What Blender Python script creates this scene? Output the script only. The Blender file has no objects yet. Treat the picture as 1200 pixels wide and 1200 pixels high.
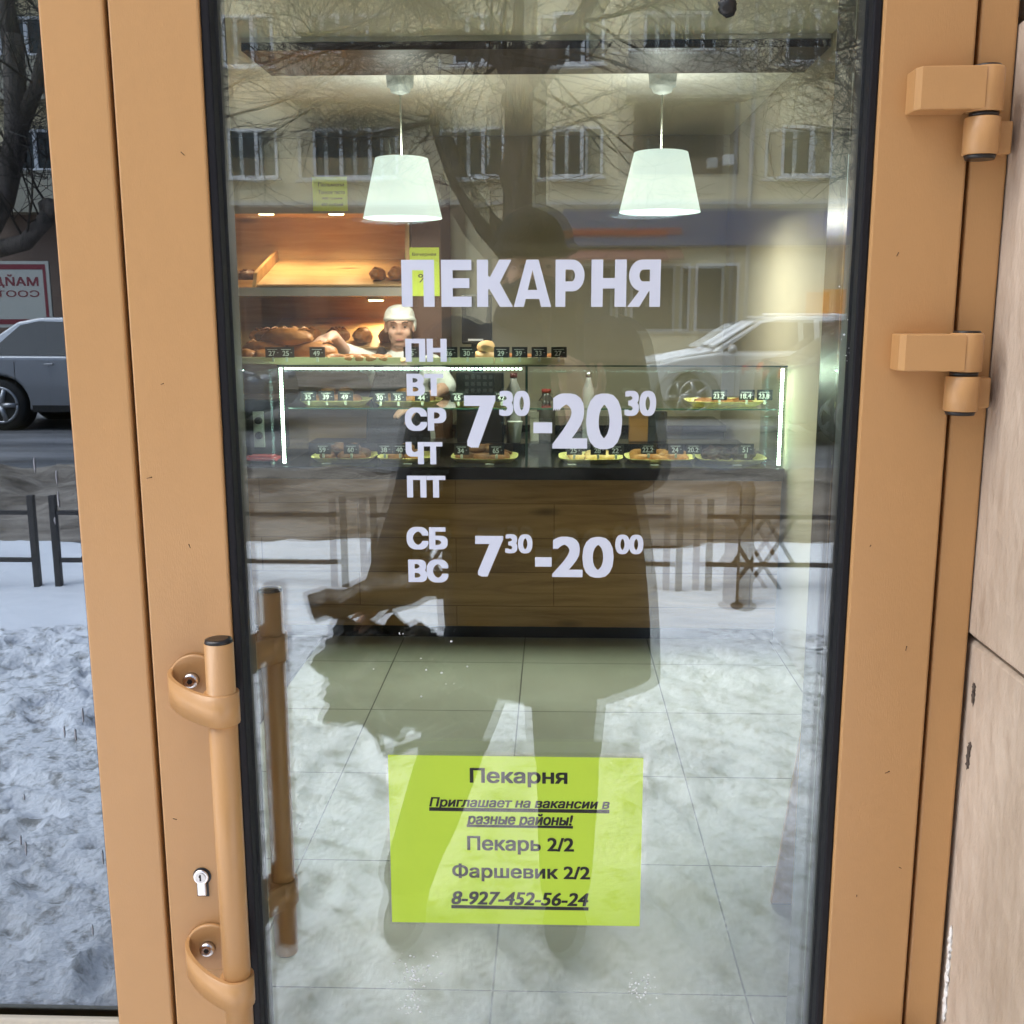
import bpy, bmesh, math, random
from mathutils import Vector, Matrix, noise
from mathutils.geometry import delaunay_2d_cdt
R_ = math.radians
sc = bpy.context.scene
COL = sc.collection
random.seed(7)

# ------------------------------------------------------------------ camera, world, sun, exposure
CAM = Vector((0.0, -1.10, 1.60))
PITCH, YAW, FPX, PPX = 10.8, 1.75, 1247.0, 612.0
cd = bpy.data.cameras.new('camera'); cam = bpy.data.objects.new('camera', cd); COL.objects.link(cam)
cam.location = CAM
cam.rotation_mode = 'XYZ'
cam.rotation_euler = (R_(90 - PITCH), 0, R_(YAW))
cd.sensor_width = 36.0; cd.lens = 36.0 * FPX / 1200.0
cd.shift_x = -(PPX - 600.0) / 1200.0
cd.clip_start = 0.005; cd.clip_end = 3000
sc.camera = cam
ROT = cam.rotation_euler.to_matrix()

SUN_EL, SUN_AZ = 54.0, -112.0        # azimuth measured from straight behind the photographer, towards -x
w = bpy.data.worlds.new("World"); sc.world = w; w.use_nodes = True
nt = w.node_tree; nt.nodes.clear()
out = nt.nodes.new('ShaderNodeOutputWorld'); bg = nt.nodes.new('ShaderNodeBackground')
sky = nt.nodes.new('ShaderNodeTexSky'); sky.sky_type = 'NISHITA'; sky.sun_disc = False
sky.sun_elevation = R_(SUN_EL); sky.sun_rotation = R_(180 - SUN_AZ)
sky.air_density = 1.0; sky.dust_density = 4.0; sky.ozone_density = 1.0
hs = nt.nodes.new('ShaderNodeHueSaturation'); hs.inputs['Saturation'].default_value = 1.0
nt.links.new(sky.outputs[0], hs.inputs['Color']); nt.links.new(hs.outputs[0], bg.inputs['Color'])
bg.inputs['Strength'].default_value = 0.15
nt.links.new(bg.outputs[0], out.inputs[0])
sl = bpy.data.lights.new('sun', 'SUN'); sl.energy = 3.2; sl.angle = R_(70); sl.color = (1.0, 0.97, 0.92)
so = bpy.data.objects.new('sun', sl); COL.objects.link(so)
sd = Vector((math.sin(R_(SUN_AZ)) * math.cos(R_(SUN_EL)), -math.cos(R_(SUN_AZ)) * math.cos(R_(SUN_EL)), math.sin(R_(SUN_EL))))
so.rotation_euler = sd.to_track_quat('Z', 'Y').to_euler(); so.location = sd * 30
sc.view_settings.view_transform = 'Standard'; sc.view_settings.look = 'None'
sc.view_settings.gamma = 1.0; sc.view_settings.use_curve_mapping = False
sc.view_settings.exposure = 1.1
sc.render.engine = 'CYCLES'
cy = sc.cycles
cy.use_denoising = True
cy.transparent_max_bounces = 40; cy.max_bounces = 12; cy.glossy_bounces = 6; cy.diffuse_bounces = 4
cy.sample_clamp_indirect = 6.0; cy.caustics_reflective = False; cy.caustics_refractive = False

# ------------------------------------------------------------------ measuring: photo pixel -> point on a plane of the place
GLASS_Y = 0.022
def ray(px, py):
    return ROT @ Vector(((px - PPX) / FPX, (600.0 - py) / FPX, -1.0))
def P(px, py, y):
    d = ray(px, py); t = (y - CAM.y) / d.y; return CAM + d * t
def PX(px, py, x):
    d = ray(px, py); t = (x - CAM.x) / d.x; return CAM + d * t
def PZ(px, py, z=0.0):
    d = ray(px, py); t = (z - CAM.z) / d.z; return CAM + d * t
def M(px, py, dist):
    """a thing across the street, seen mirrored in the door: dist = virtual distance from the camera"""
    p = P(px, py, CAM.y + dist); return Vector((p.x, 2 * GLASS_Y - p.y, p.z))
def MZ(px, py, z=0.0):
    p = PZ(px, py, z); return Vector((p.x, 2 * GLASS_Y - p.y, p.z))

# ------------------------------------------------------------------ materials
MATS = {}
def nodes_of(m): return m.node_tree.nodes, m.node_tree.links
def pbr(name, col, rough=0.5, metal=0.0, var=0.0, vscale=8.0, bump=0.0, bscale=60.0, col2=None, stretch=None, coat=0.0, spec=0.5, emit=None, estr=0.0, detail=6.0, sss=0.0):
    if name in MATS: return MATS[name]
    m = bpy.data.materials.new(name); m.use_nodes = True; MATS[name] = m
    n, l = nodes_of(m); b = n['Principled BSDF']
    b.inputs['Base Color'].default_value = (*col, 1); b.inputs['Roughness'].default_value = rough
    b.inputs['Metallic'].default_value = metal; b.inputs['Specular IOR Level'].default_value = spec
    b.inputs['Coat Weight'].default_value = coat
    if sss: b.inputs['Subsurface Weight'].default_value = sss; b.inputs['Subsurface Radius'].default_value = (0.01, 0.005, 0.003)
    tc = n.new('ShaderNodeTexCoord'); mp = n.new('ShaderNodeMapping'); l.new(tc.outputs['Object'], mp.inputs['Vector'])
    if stretch: mp.inputs['Scale'].default_value = stretch
    if var > 0 or col2:
        t = n.new('ShaderNodeTexNoise'); t.inputs['Scale'].default_value = vscale; t.inputs['Detail'].default_value = detail
        l.new(mp.outputs[0], t.inputs['Vector'])
        r = n.new('ShaderNodeValToRGB'); l.new(t.outputs['Fac'], r.inputs['Fac'])
        c2 = col2 if col2 else tuple(c * (1 - var) for c in col); c1 = col if col2 else tuple(min(1, c * (1 + var)) for c in col)
        r.color_ramp.elements[0].position = 0.35; r.color_ramp.elements[0].color = (*c2, 1)
        r.color_ramp.elements[1].position = 0.65; r.color_ramp.elements[1].color = (*c1, 1)
        l.new(r.outputs['Color'], b.inputs['Base Color'])
    if bump > 0:
        t2 = n.new('ShaderNodeTexNoise'); t2.inputs['Scale'].default_value = bscale; t2.inputs['Detail'].default_value = 8
        l.new(mp.outputs[0], t2.inputs['Vector'])
        bp = n.new('ShaderNodeBump'); bp.inputs['Strength'].default_value = bump; bp.inputs['Distance'].default_value = 0.02
        l.new(t2.outputs['Fac'], bp.inputs['Height']); l.new(bp.outputs[0], b.inputs['Normal'])
    if emit:
        b.inputs['Emission Color'].default_value = (*emit, 1); b.inputs['Emission Strength'].default_value = estr
    return m
def glass(name, tint=(0.95, 0.98, 0.955), r0=0.05, wav=0.0, gtint=(1, 1, 1), wscale=3.0):
    """window glass: both faces of the pane mirror (Schlick), the rest goes straight through, lightly tinted"""
    if name in MATS: return MATS[name]
    m = bpy.data.materials.new(name); m.use_nodes = True; MATS[name] = m
    n, l = nodes_of(m); n.clear()
    o = n.new('ShaderNodeOutputMaterial'); mix = n.new('ShaderNodeMixShader')
    tr = n.new('ShaderNodeBsdfTransparent'); tr.inputs[0].default_value = (*tint, 1)
    gl = n.new('ShaderNodeBsdfGlossy'); gl.inputs['Roughness'].default_value = 0.0; gl.inputs['Color'].default_value = (*gtint, 1)
    lw = n.new('ShaderNodeLayerWeight'); lw.inputs['Blend'].default_value = 0.5
    pw = n.new('ShaderNodeMath'); pw.operation = 'POWER'; pw.inputs[1].default_value = 5
    ma = n.new('ShaderNodeMath'); ma.operation = 'MULTIPLY_ADD'; ma.inputs[1].default_value = 1 - r0; ma.inputs[2].default_value = r0
    l.new(lw.outputs['Facing'], pw.inputs[0]); l.new(pw.outputs[0], ma.inputs[0]); l.new(ma.outputs[0], mix.inputs[0])
    l.new(tr.outputs[0], mix.inputs[1]); l.new(gl.outputs[0], mix.inputs[2]); l.new(mix.outputs[0], o.inputs[0])
    if wav:
        tc = n.new('ShaderNodeTexCoord'); t = n.new('ShaderNodeTexNoise'); t.inputs['Scale'].default_value = wscale; t.inputs['Detail'].default_value = 1
        l.new(tc.outputs['Object'], t.inputs['Vector'])
        bp = n.new('ShaderNodeBump'); bp.inputs['Strength'].default_value = wav; bp.inputs['Distance'].default_value = 0.01
        l.new(t.outputs['Fac'], bp.inputs['Height']); l.new(bp.outputs[0], gl.inputs['Normal'])
    return m
def emis(name, col, s):
    if name in MATS: return MATS[name]
    m = bpy.data.materials.new(name); m.use_nodes = True; MATS[name] = m
    n, l = nodes_of(m); n.clear(); o = n.new('ShaderNodeOutputMaterial'); e = n.new('ShaderNodeEmission')
    e.inputs[0].default_value = (*col, 1); e.inputs[1].default_value = s; l.new(e.outputs[0], o.inputs[0]); return m
def wood(name, c1, c2, axis='x', scale=1.0, rough=0.5, plank=0.0):
    """long grain with knots; plank > 0 adds board joints of that height"""
    if name in MATS: return MATS[name]
    m = bpy.data.materials.new(name); m.use_nodes = True; MATS[name] = m
    n, l = nodes_of(m); b = n['Principled BSDF']; b.inputs['Roughness'].default_value = rough
    tc = n.new('ShaderNodeTexCoord'); mp = n.new('ShaderNodeMapping'); l.new(tc.outputs['Object'], mp.inputs['Vector'])
    s = {'x': (1.2, 12, 14), 'z': (14, 12, 1.2), 'y': (12, 1.2, 14)}[axis]
    mp.inputs['Scale'].default_value = tuple(v * scale for v in s)
    t = n.new('ShaderNodeTexNoise'); t.inputs['Scale'].default_value = 1.4; t.inputs['Detail'].default_value = 9; t.inputs['Roughness'].default_value = 0.62; t.inputs['Distortion'].default_value = 0.7
    l.new(mp.outputs[0], t.inputs['Vector'])
    r = n.new('ShaderNodeValToRGB'); r.color_ramp.elements[0].position = 0.34; r.color_ramp.elements[0].color = (*c2, 1)
    r.color_ramp.elements[1].position = 0.62; r.color_ramp.elements[1].color = (*c1, 1); l.new(t.outputs['Fac'], r.inputs['Fac'])
    last = r.outputs['Color']
    # knots
    mk = n.new('ShaderNodeMapping'); mk.inputs['Scale'].default_value = {'x': (1.6, 5, 5.5), 'z': (5.5, 5, 1.6), 'y': (5, 1.6, 5)}[axis]; l.new(tc.outputs['Object'], mk.inputs['Vector'])
    v = n.new('ShaderNodeTexVoronoi'); v.inputs['Scale'].default_value = 1.0 * scale; l.new(mk.outputs[0], v.inputs['Vector'])
    kr = n.new('ShaderNodeValToRGB'); kr.color_ramp.elements[0].position = 0.03; kr.color_ramp.elements[0].color = (0.25, 0.22, 0.2, 1); kr.color_ramp.elements[1].position = 0.16; kr.color_ramp.elements[1].color = (1, 1, 1, 1)
    l.new(v.outputs['Distance'], kr.inputs['Fac'])
    mx = n.new('ShaderNodeMix'); mx.data_type = 'RGBA'; mx.blend_type = 'MULTIPLY'; mx.inputs['Factor'].default_value = 1
    l.new(last, mx.inputs['A']); l.new(kr.outputs['Color'], mx.inputs['B']); last = mx.outputs['Result']
    if plank:
        br = n.new('ShaderNodeTexBrick'); br.inputs['Scale'].default_value = 1; br.inputs['Mortar Size'].default_value = 0.0025; br.inputs['Brick Width'].default_value = 0.95; br.inputs['Row Height'].default_value = plank
        br.inputs['Color1'].default_value = (1, 1, 1, 1); br.inputs['Color2'].default_value = (0.78, 0.76, 0.74, 1); br.inputs['Mortar'].default_value = (0.55, 0.5, 0.45, 1)
        sp = n.new('ShaderNodeSeparateXYZ'); cb = n.new('ShaderNodeCombineXYZ'); l.new(tc.outputs['Object'], sp.inputs[0]); l.new(sp.outputs['X'], cb.inputs['X']); l.new(sp.outputs['Z'], cb.inputs['Y']); l.new(cb.outputs[0], br.inputs['Vector'])
        m2 = n.new('ShaderNodeMix'); m2.data_type = 'RGBA'; m2.blend_type = 'MULTIPLY'; m2.inputs['Factor'].default_value = 1
        l.new(last, m2.inputs['A']); l.new(br.outputs['Color'], m2.inputs['B']); last = m2.outputs['Result']
    l.new(last, b.inputs['Base Color']); return m
def tiles(name, col, grout, size, off):
    m = bpy.data.materials.new(name); m.use_nodes = True; MATS[name] = m
    n, l = nodes_of(m); b = n['Principled BSDF']; b.inputs['Roughness'].default_value = 0.35
    tc = n.new('ShaderNodeTexCoord'); mp = n.new('ShaderNodeMapping'); mp.inputs['Location'].default_value = (-off[0], -off[1], 0); l.new(tc.outputs['Object'], mp.inputs['Vector'])
    br = n.new('ShaderNodeTexBrick'); br.offset = 0; br.inputs['Scale'].default_value = 1; br.inputs['Mortar Size'].default_value = 0.003; br.inputs['Mortar Smooth'].default_value = 0.2; br.inputs['Brick Width'].default_value = size; br.inputs['Row Height'].default_value = size
    br.inputs['Color1'].default_value = (*col, 1); br.inputs['Color2'].default_value = (*[c * 0.95 for c in col], 1); br.inputs['Mortar'].default_value = (*grout, 1)
    l.new(mp.outputs[0], br.inputs['Vector'])
    t = n.new('ShaderNodeTexNoise'); t.inputs['Scale'].default_value = 3; t.inputs['Detail'].default_value = 8; l.new(tc.outputs['Object'], t.inputs['Vector'])
    r = n.new('ShaderNodeValToRGB'); r.color_ramp.elements[0].position = 0.3; r.color_ramp.elements[0].color = (0.8, 0.79, 0.77, 1); r.color_ramp.elements[1].position = 0.7; r.color_ramp.elements[1].color = (1, 1, 1, 1); l.new(t.outputs['Fac'], r.inputs['Fac'])
    mx = n.new('ShaderNodeMix'); mx.data_type = 'RGBA'; mx.blend_type = 'MULTIPLY'; mx.inputs['Factor'].default_value = 1
    l.new(br.outputs['Color'], mx.inputs['A']); l.new(r.outputs['Color'], mx.inputs['B']); l.new(mx.outputs['Result'], b.inputs['Base Color']); return m
def dirty(name, base, dirt, lo, hi, scale, stretch=(1, 1, 1), rough=0.8, bump=0.5, bscale=30, dist=0.02):
    """snow / slush / stone: base with dirt patches of their own shape"""
    m = bpy.data.materials.new(name); m.use_nodes = True; MATS[name] = m
    n, l = nodes_of(m); b = n['Principled BSDF']; b.inputs['Roughness'].default_value = rough; b.inputs['Specular IOR Level'].default_value = 0.3
    tc = n.new('ShaderNodeTexCoord'); mp = n.new('ShaderNodeMapping'); mp.inputs['Scale'].default_value = stretch; l.new(tc.outputs['Object'], mp.inputs['Vector'])
    t = n.new('ShaderNodeTexNoise'); t.inputs['Scale'].default_value = scale; t.inputs['Detail'].default_value = 10; t.inputs['Roughness'].default_value = 0.68; t.inputs['Distortion'].default_value = 0.15; l.new(mp.outputs[0], t.inputs['Vector'])
    r = n.new('ShaderNodeValToRGB'); r.color_ramp.elements[0].position = lo; r.color_ramp.elements[0].color = (*dirt, 1); r.color_ramp.elements[1].position = hi; r.color_ramp.elements[1].color = (*base, 1)
    l.new(t.outputs['Fac'], r.inputs['Fac']); l.new(r.outputs['Color'], b.inputs['Base Color'])
    t2 = n.new('ShaderNodeTexNoise'); t2.inputs['Scale'].default_value = bscale; t2.inputs['Detail'].default_value = 8; l.new(mp.outputs[0], t2.inputs['Vector'])
    bp = n.new('ShaderNodeBump'); bp.inputs['Strength'].default_value = bump; bp.inputs['Distance'].default_value = dist; l.new(t2.outputs['Fac'], bp.inputs['Height']); l.new(bp.outputs[0], b.inputs['Normal'])
    return m

TAN = pbr('tan_powder_coat', (0.52, 0.288, 0.116), 0.34, var=0.05, vscale=3.5, bump=0.05, bscale=700, stretch=(1, 1, .25), detail=9)
BLACK_RUB = pbr('black_rubber', (0.009, 0.009, 0.012), 0.6, spec=0.25)
BLACK_PL = pbr('black_plastic', (0.012, 0.012, 0.013), 0.3)
STEEL = pbr('brushed_steel', (0.72, 0.72, 0.73), 0.22, 1.0)
DARK_STEEL = pbr('dark_keyway', (0.03, 0.03, 0.03), 0.4, 0.6)
VINYL = pbr('white_vinyl', (0.62, 0.655, 0.76), 0.5)
LIME = pbr('lime_paper', (0.68, 0.95, 0.07), 0.6, var=0.03, vscale=5)
INK = pbr('black_ink', (0.02, 0.02, 0.02), 0.6)
CREAM = pbr('cream_paint', (0.46, 0.41, 0.30), 0.7, var=0.03, vscale=2, bump=0.05, bscale=200)
CEIL = pbr('white_paint', (0.84, 0.83, 0.78), 0.8)
DARKWOOD = wood('dark_brown_wood', (0.055, 0.032, 0.022), (0.03, 0.018, 0.013), 'x', 1, 0.4)
OAK = wood('oak_boards', (0.66, 0.40, 0.17), (0.40, 0.22, 0.085), 'x', 1, 0.45, plank=0.17)
PALEWOOD = wood('pale_pine', (0.62, 0.42, 0.20), (0.50, 0.31, 0.13), 'x', 1.2, 0.5)
PALEZ = wood('pale_pine_upright', (0.60, 0.38, 0.16), (0.46, 0.27, 0.10), 'z', 1.2, 0.5)
BROWNP = pbr('brown_panel', (0.10, 0.045, 0.022), 0.5, var=0.1, vscale=4)
BLACKST = pbr('black_stone', (0.012, 0.012, 0.014), 0.18)
GREYLAM = pbr('grey_laminate', (0.33, 0.31, 0.27), 0.5)
YEL_TRAY = pbr('straw_tray', (0.78, 0.66, 0.26), 0.55, var=0.12, vscale=60)
CARD = pbr('black_card', (0.012, 0.012, 0.014), 0.5)
CHALK = pbr('white_print', (0.82, 0.82, 0.8), 0.6)
CLIP = pbr('white_clip', (0.55, 0.57, 0.48), 0.4)
CRUST = pbr('golden_crust', (0.40, 0.17, 0.045), 0.45, col2=(0.24, 0.085, 0.02), vscale=9, bump=0.25, bscale=40)
CRUSTD = pbr('dark_crust', (0.22, 0.075, 0.022), 0.5, col2=(0.10, 0.033, 0.012), vscale=12, bump=0.4, bscale=40)
CRUSTP = pbr('pale_dough', (0.70, 0.50, 0.22), 0.55, col2=(0.52, 0.30, 0.10), vscale=10, bump=0.2, bscale=40)
CHOC = pbr('chocolate_glaze', (0.045, 0.018, 0.010), 0.35, var=0.3, vscale=14, bump=0.5, bscale=35)
SKIN = pbr('skin', (0.62, 0.37, 0.27), 0.55, var=0.05, vscale=20, sss=0.1)
LIP = pbr('lips', (0.36, 0.12, 0.10), 0.5)
EYEW = pbr('eye_white', (0.42, 0.38, 0.35), 0.4); EYED = pbr('iris', (0.03, 0.025, 0.02), 0.2)
WCLOTH = pbr('white_cotton', (0.74, 0.75, 0.70), 0.85, bump=0.3, bscale=35)
NCLOTH = pbr('black_apron_cloth', (0.016, 0.016, 0.02), 0.85, bump=0.2, bscale=60)
JACKET = pbr('dark_down_fabric', (0.012, 0.012, 0.014), 0.75, bump=0.2, bscale=25)
TROUSER = pbr('dark_denim', (0.010, 0.011, 0.014), 0.9, bump=0.2, bscale=120)
SHOE = pbr('dark_boot_leather', (0.011, 0.010, 0.009), 0.55)
GT = (0.80, 0.90, 1.0)
GLASS_OUT = glass('door_glass_outer', (0.985, 0.995, 0.983), 0.079, 0.008, gtint=GT)
GLASS_IN = glass('door_glass_inner', (0.985, 0.995, 0.983), 0.074, 0.009, wscale=2.2, gtint=GT)
GLASS_TINT = glass('tinted_shopfront_glass', (0.34, 0.36, 0.36), 0.23, 0.012, wscale=2.0, gtint=(0.68, 0.82, 1.0))
GLASS_CASE = glass('showcase_glass', (0.93, 0.97, 0.94), 0.035)
GLASS_EDGE = pbr('green_glass_edge', (0.03, 0.10, 0.07), 0.15)
FILM = glass('laminating_film', (0.985, 0.985, 0.985), 0.05, 0.03, wscale=9)
LEDM = emis('led_strip', (0.72, 1.0, 0.80), 15.0)
SHADE = None

# ------------------------------------------------------------------ mesh building
class MB:
    def __init__(s): s.bm = bmesh.new()
    def add(s, verts, faces, smooth=False):
        vs = [s.bm.verts.new(v) for v in verts]; out = []
        for f in faces:
            try: fc = s.bm.faces.new([vs[i] for i in f]); fc.smooth = smooth; out.append(fc)
            except ValueError: pass
        return vs, out
    def merge(s, other, mat=None):
        if mat is not None: other.bm.transform(mat)
        me = bpy.data.meshes.new('tmp'); other.bm.to_mesh(me); s.bm.from_mesh(me); bpy.data.meshes.remove(me); other.bm.free(); return s
    def box(s, x0, x1, y0, y1, z0, z1, bev=0.0, seg=2, mat=None):
        b = bmesh.new()
        vs = [b.verts.new((x, y, z)) for x in (x0, x1) for y in (y0, y1) for z in (z0, z1)]
        for f in ((0, 1, 3, 2), (4, 6, 7, 5), (0, 4, 5, 1), (2, 3, 7, 6), (0, 2, 6, 4), (1, 5, 7, 3)): b.faces.new([vs[i] for i in f])
        bmesh.ops.recalc_face_normals(b, faces=b.faces)
        if bev: bmesh.ops.bevel(b, geom=b.edges[:], offset=bev, segments=seg, profile=0.5, affect='EDGES')
        if mat is not None: b.transform(mat)
        me = bpy.data.meshes.new('tmp'); b.to_mesh(me); s.bm.from_mesh(me); bpy.data.meshes.remove(me); b.free(); return s
    def tube(s, pts, rad, n=12, caps=True, smooth=True, sx=1.0):
        pts = [Vector(p) for p in pts]
        if not hasattr(rad, '__len__'): rad = [rad] * len(pts)
        t0 = (pts[1] - pts[0]).normalized()
        up = Vector((0, 0, 1)) if abs(t0.z) < 0.9 else Vector((0, 1, 0))
        nrm = t0.cross(up).normalized(); rings = []
        for i, p in enumerate(pts):
            t = ((pts[min(i + 1, len(pts) - 1)] - pts[max(i - 1, 0)])).normalized()
            nrm = (nrm - t * nrm.dot(t)).normalized(); bn = t.cross(nrm)
            rings.append([s.bm.verts.new(p + (nrm * math.cos(2 * math.pi * k / n) * sx + bn * math.sin(2 * math.pi * k / n)) * rad[i]) for k in range(n)])
        for a, b in zip(rings, rings[1:]):
            for k in range(n):
                f = s.bm.faces.new((a[k], a[(k + 1) % n], b[(k + 1) % n], b[k])); f.smooth = smooth
        if caps:
            s.bm.faces.new(rings[0][::-1]); s.bm.faces.new(rings[-1])
        return s
    def lathe(s, prof, c=(0, 0, 0), n=32, axis='z', smooth=True, cap=True):
        c = Vector(c); rings = []
        for r, h in prof:
            ring = []
            for k in range(n):
                a = 2 * math.pi * k / n; u, v = r * math.cos(a), r * math.sin(a)
                p = {'z': Vector((u, v, h)), 'y': Vector((u, h, -v)), 'x': Vector((h, u, v))}[axis]
                ring.append(s.bm.verts.new(c + p))
            rings.append(ring)
        for a, b in zip(rings, rings[1:]):
            for k in range(n):
                f = s.bm.faces.new((a[k], a[(k + 1) % n], b[(k + 1) % n], b[k])); f.smooth = smooth
        if cap:
            s.bm.faces.new(rings[0][::-1]); s.bm.faces.new(rings[-1])
        return s
    def prism(s, poly, d0, d1, axis='y', bev=0.0, smooth=False, mat=None):
        b = bmesh.new()
        def V(u, v, d): return {'y': (u, d, v), 'x': (d, u, v), 'z': (u, v, d)}[axis]
        A = [b.verts.new(V(u, v, d0)) for u, v in poly]; B = [b.verts.new(V(u, v, d1)) for u, v in poly]
        fa = b.faces.new(A); fb = b.faces.new(B[::-1]); k = len(poly)
        for i in range(k):
            f = b.faces.new((A[i], B[i], B[(i + 1) % k], A[(i + 1) % k])); f.smooth = smooth
        bmesh.ops.recalc_face_normals(b, faces=b.faces)
        if bev: bmesh.ops.bevel(b, geom=list({e for f in (fa, fb) for e in f.edges}), offset=bev, segments=3, profile=0.5, affect='EDGES')
        if mat is not None: b.transform(mat)
        me = bpy.data.meshes.new('tmp'); b.to_mesh(me); s.bm.from_mesh(me); bpy.data.meshes.remove(me); b.free(); return s
    def blob(s, c, rad, nz=0.0, sc_=3.0, seed=0, sub=3, flat=None, mat=None):
        b = bmesh.new(); bmesh.ops.create_icosphere(b, subdivisions=sub, radius=1)
        for v in b.verts:
            d = v.co.normalized(); k = 1 + nz * noise.fractal(d * sc_ + Vector((seed * 7.1, seed * 3.3, seed)), 1.0, 2.0, 3)
            v.co = Vector((d.x * rad[0] * k, d.y * rad[1] * k, d.z * rad[2] * k))
            if flat is not None and v.co.z < flat: v.co.z = flat
        for f in b.faces: f.smooth = True
        if mat is not None: b.transform(mat)
        bmesh.ops.translate(b, verts=b.verts, vec=Vector(c))
        me = bpy.data.meshes.new('tmp'); b.to_mesh(me); s.bm.from_mesh(me); bpy.data.meshes.remove(me); b.free(); return s
    def grid(s, x0, x1, y0, y1, nx, ny, hf):
        vs = [[s.bm.verts.new((x0 + (x1 - x0) * i / nx, y0 + (y1 - y0) * j / ny, hf(x0 + (x1 - x0) * i / nx, y0 + (y1 - y0) * j / ny))) for i in range(nx + 1)] for j in range(ny + 1)]
        for j in range(ny):
            for i in range(nx):
                f = s.bm.faces.new((vs[j][i], vs[j][i + 1], vs[j + 1][i + 1], vs[j + 1][i])); f.smooth = True
        return s
    def mesh(s, name, mat):
        me = bpy.data.meshes.new(name); s.bm.to_mesh(me); s.bm.free()
        for m in (mat if isinstance(mat, (list, tuple)) else [mat]): me.materials.append(m)
        return me
def obj(name, mb, mat, parent=None, world=False, label=None):
    me = mb.mesh(name, mat) if isinstance(mb, MB) else mb
    o = bpy.data.objects.new(name, me); COL.objects.link(o)
    if parent is not None:
        o.parent = parent
        if world: o.matrix_parent_inverse = MW(parent).inverted()
    if label: o['label'] = label
    return o
def MW(o):
    loc = Matrix.LocRotScale(o.location, o.rotation_euler, o.scale)
    return (MW(o.parent) @ o.matrix_parent_inverse @ loc) if o.parent else loc
def tag(o, label, cat, group=None):
    o['label'] = label; o['category'] = cat
    if group: o['group'] = group
    return o
def thing(name, label, cat, loc=(0, 0, 0), rot=0.0, group=None):
    o = bpy.data.objects.new(name, None); COL.objects.link(o); o.empty_display_size = 0.1
    o.location = loc; o.rotation_euler = rot if hasattr(rot, '__len__') else (0, 0, rot)
    return tag(o, label, cat, group)
def struct(name, mb, mat, parent=None):
    o = obj(name, mb, mat, parent); o['kind'] = 'structure'; return o
def dup(o, loc=None, rz=None, label=None, group=None, parent=None):
    c = o.copy(); COL.objects.link(c)
    if parent is not None: c.parent = parent
    if loc is not None: c.location = loc
    if rz is not None: c.rotation_euler = (0, 0, rz)
    if label: c['label'] = label
    if group: c['group'] = group
    for ch in list(o.children): dup(ch, parent=c)
    return c
B = lambda *a, **k: MB().box(*a, **k)

# ---- writing
_tc = {}
def text_polys(body, offset=0.0, shear=0.0):
    """outline of the words; every closed contour is filled on its own, less the holes that lie in it"""
    key = (body, offset, shear)
    if key in _tc: return _tc[key]
    c = bpy.data.curves.new('text', 'FONT'); c.body = body; c.shear = shear; c.resolution_u = 5; c.fill_mode = 'NONE' if False else 'BOTH'
    o = bpy.data.objects.new('text', c); COL.objects.link(o); bpy.context.view_layer.update()
    cu = o.to_curve(bpy.context.evaluated_depsgraph_get()); loops = []
    for sp in cu.splines:
        bp = sp.bezier_points; n = len(bp); pts = []
        for i in range(n):
            p, q = bp[i], bp[(i + 1) % n]; a, b_, c_, d = p.co, p.handle_right, q.handle_left, q.co
            for k in range(4):
                t = k / 4; u = 1 - t; pts.append((a * u ** 3 + b_ * 3 * u * u * t + c_ * 3 * u * t * t + d * t ** 3).to_2d())
        cl = [p for i, p in enumerate(pts) if (p - pts[i - 1]).length > 1e-5]
        if len(cl) > 2: loops.append(cl)
    o.to_curve_clear(); bpy.data.objects.remove(o); bpy.data.curves.remove(c)
    pts, eds = [], []
    for l in loops:
        k0 = len(pts); pts += [p.copy() for p in l]; eds += [(k0 + i, k0 + (i + 1) % len(l)) for i in range(len(l))]
    r = delaunay_2d_cdt(pts, eds, [], 0, 1e-6)
    def wind(p):
        w_ = 0
        for l in loops:
            for i in range(len(l)):
                a, b_ = l[i - 1], l[i]; s_ = (b_.x - a.x) * (p.y - a.y) - (p.x - a.x) * (b_.y - a.y)
                if a.y <= p.y < b_.y and s_ > 0: w_ += 1
                elif b_.y <= p.y < a.y and s_ < 0: w_ -= 1
        return w_
    vs = [(v.x, v.y) for v in r[0]]; fs = [tuple(f) for f in r[2] if wind((r[0][f[0]] + r[0][f[1]] + r[0][f[2]]) / 3) != 0]
    us = sorted({i for f in fs for i in f}); mp = {o_: k for k, o_ in enumerate(us)}; vs = [vs[i] for i in us]; fs = [tuple(mp[i] for i in f) for f in fs]
    _tc[key] = (vs, fs); return _tc[key]
def text_in(mb, body, x0, x1, z0, z1, y, offset=0.0, shear=0.0, mirror=False, keep=False):
    """offset: stroke weight added, as a share of the letter height (copies of the outline shifted sideways and up)"""
    vs, fs = text_polys(body, 0.0, shear)
    a0, a1 = min(v[0] for v in vs), max(v[0] for v in vs); b0, b1 = min(v[1] for v in vs), max(v[1] for v in vs)
    if keep:
        s = (z1 - z0) / (b1 - b0); wd = (a1 - a0) * s
        if wd < (x1 - x0): cx = (x0 + x1) / 2; x0, x1 = cx - wd / 2, cx + wd / 2
    o = offset * (z1 - z0); n = 0
    sh = [(0, 0)] if not offset else [(i, j) for i in (-1, -.33, .33, 1) for j in (-.6, 0, .6)]
    for i, j in sh:
        pts = []
        for u, v in vs:
            t = (u - a0) / (a1 - a0); t = 1 - t if mirror else t
            pts.append((x0 + o + i * o + t * (x1 - x0 - 2 * o), y - n * 4e-6, z0 + .6 * o + j * o + (v - b0) / (b1 - b0) * (z1 - z0 - 1.2 * o)))
        mb.add(pts, fs); n += 1
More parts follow.
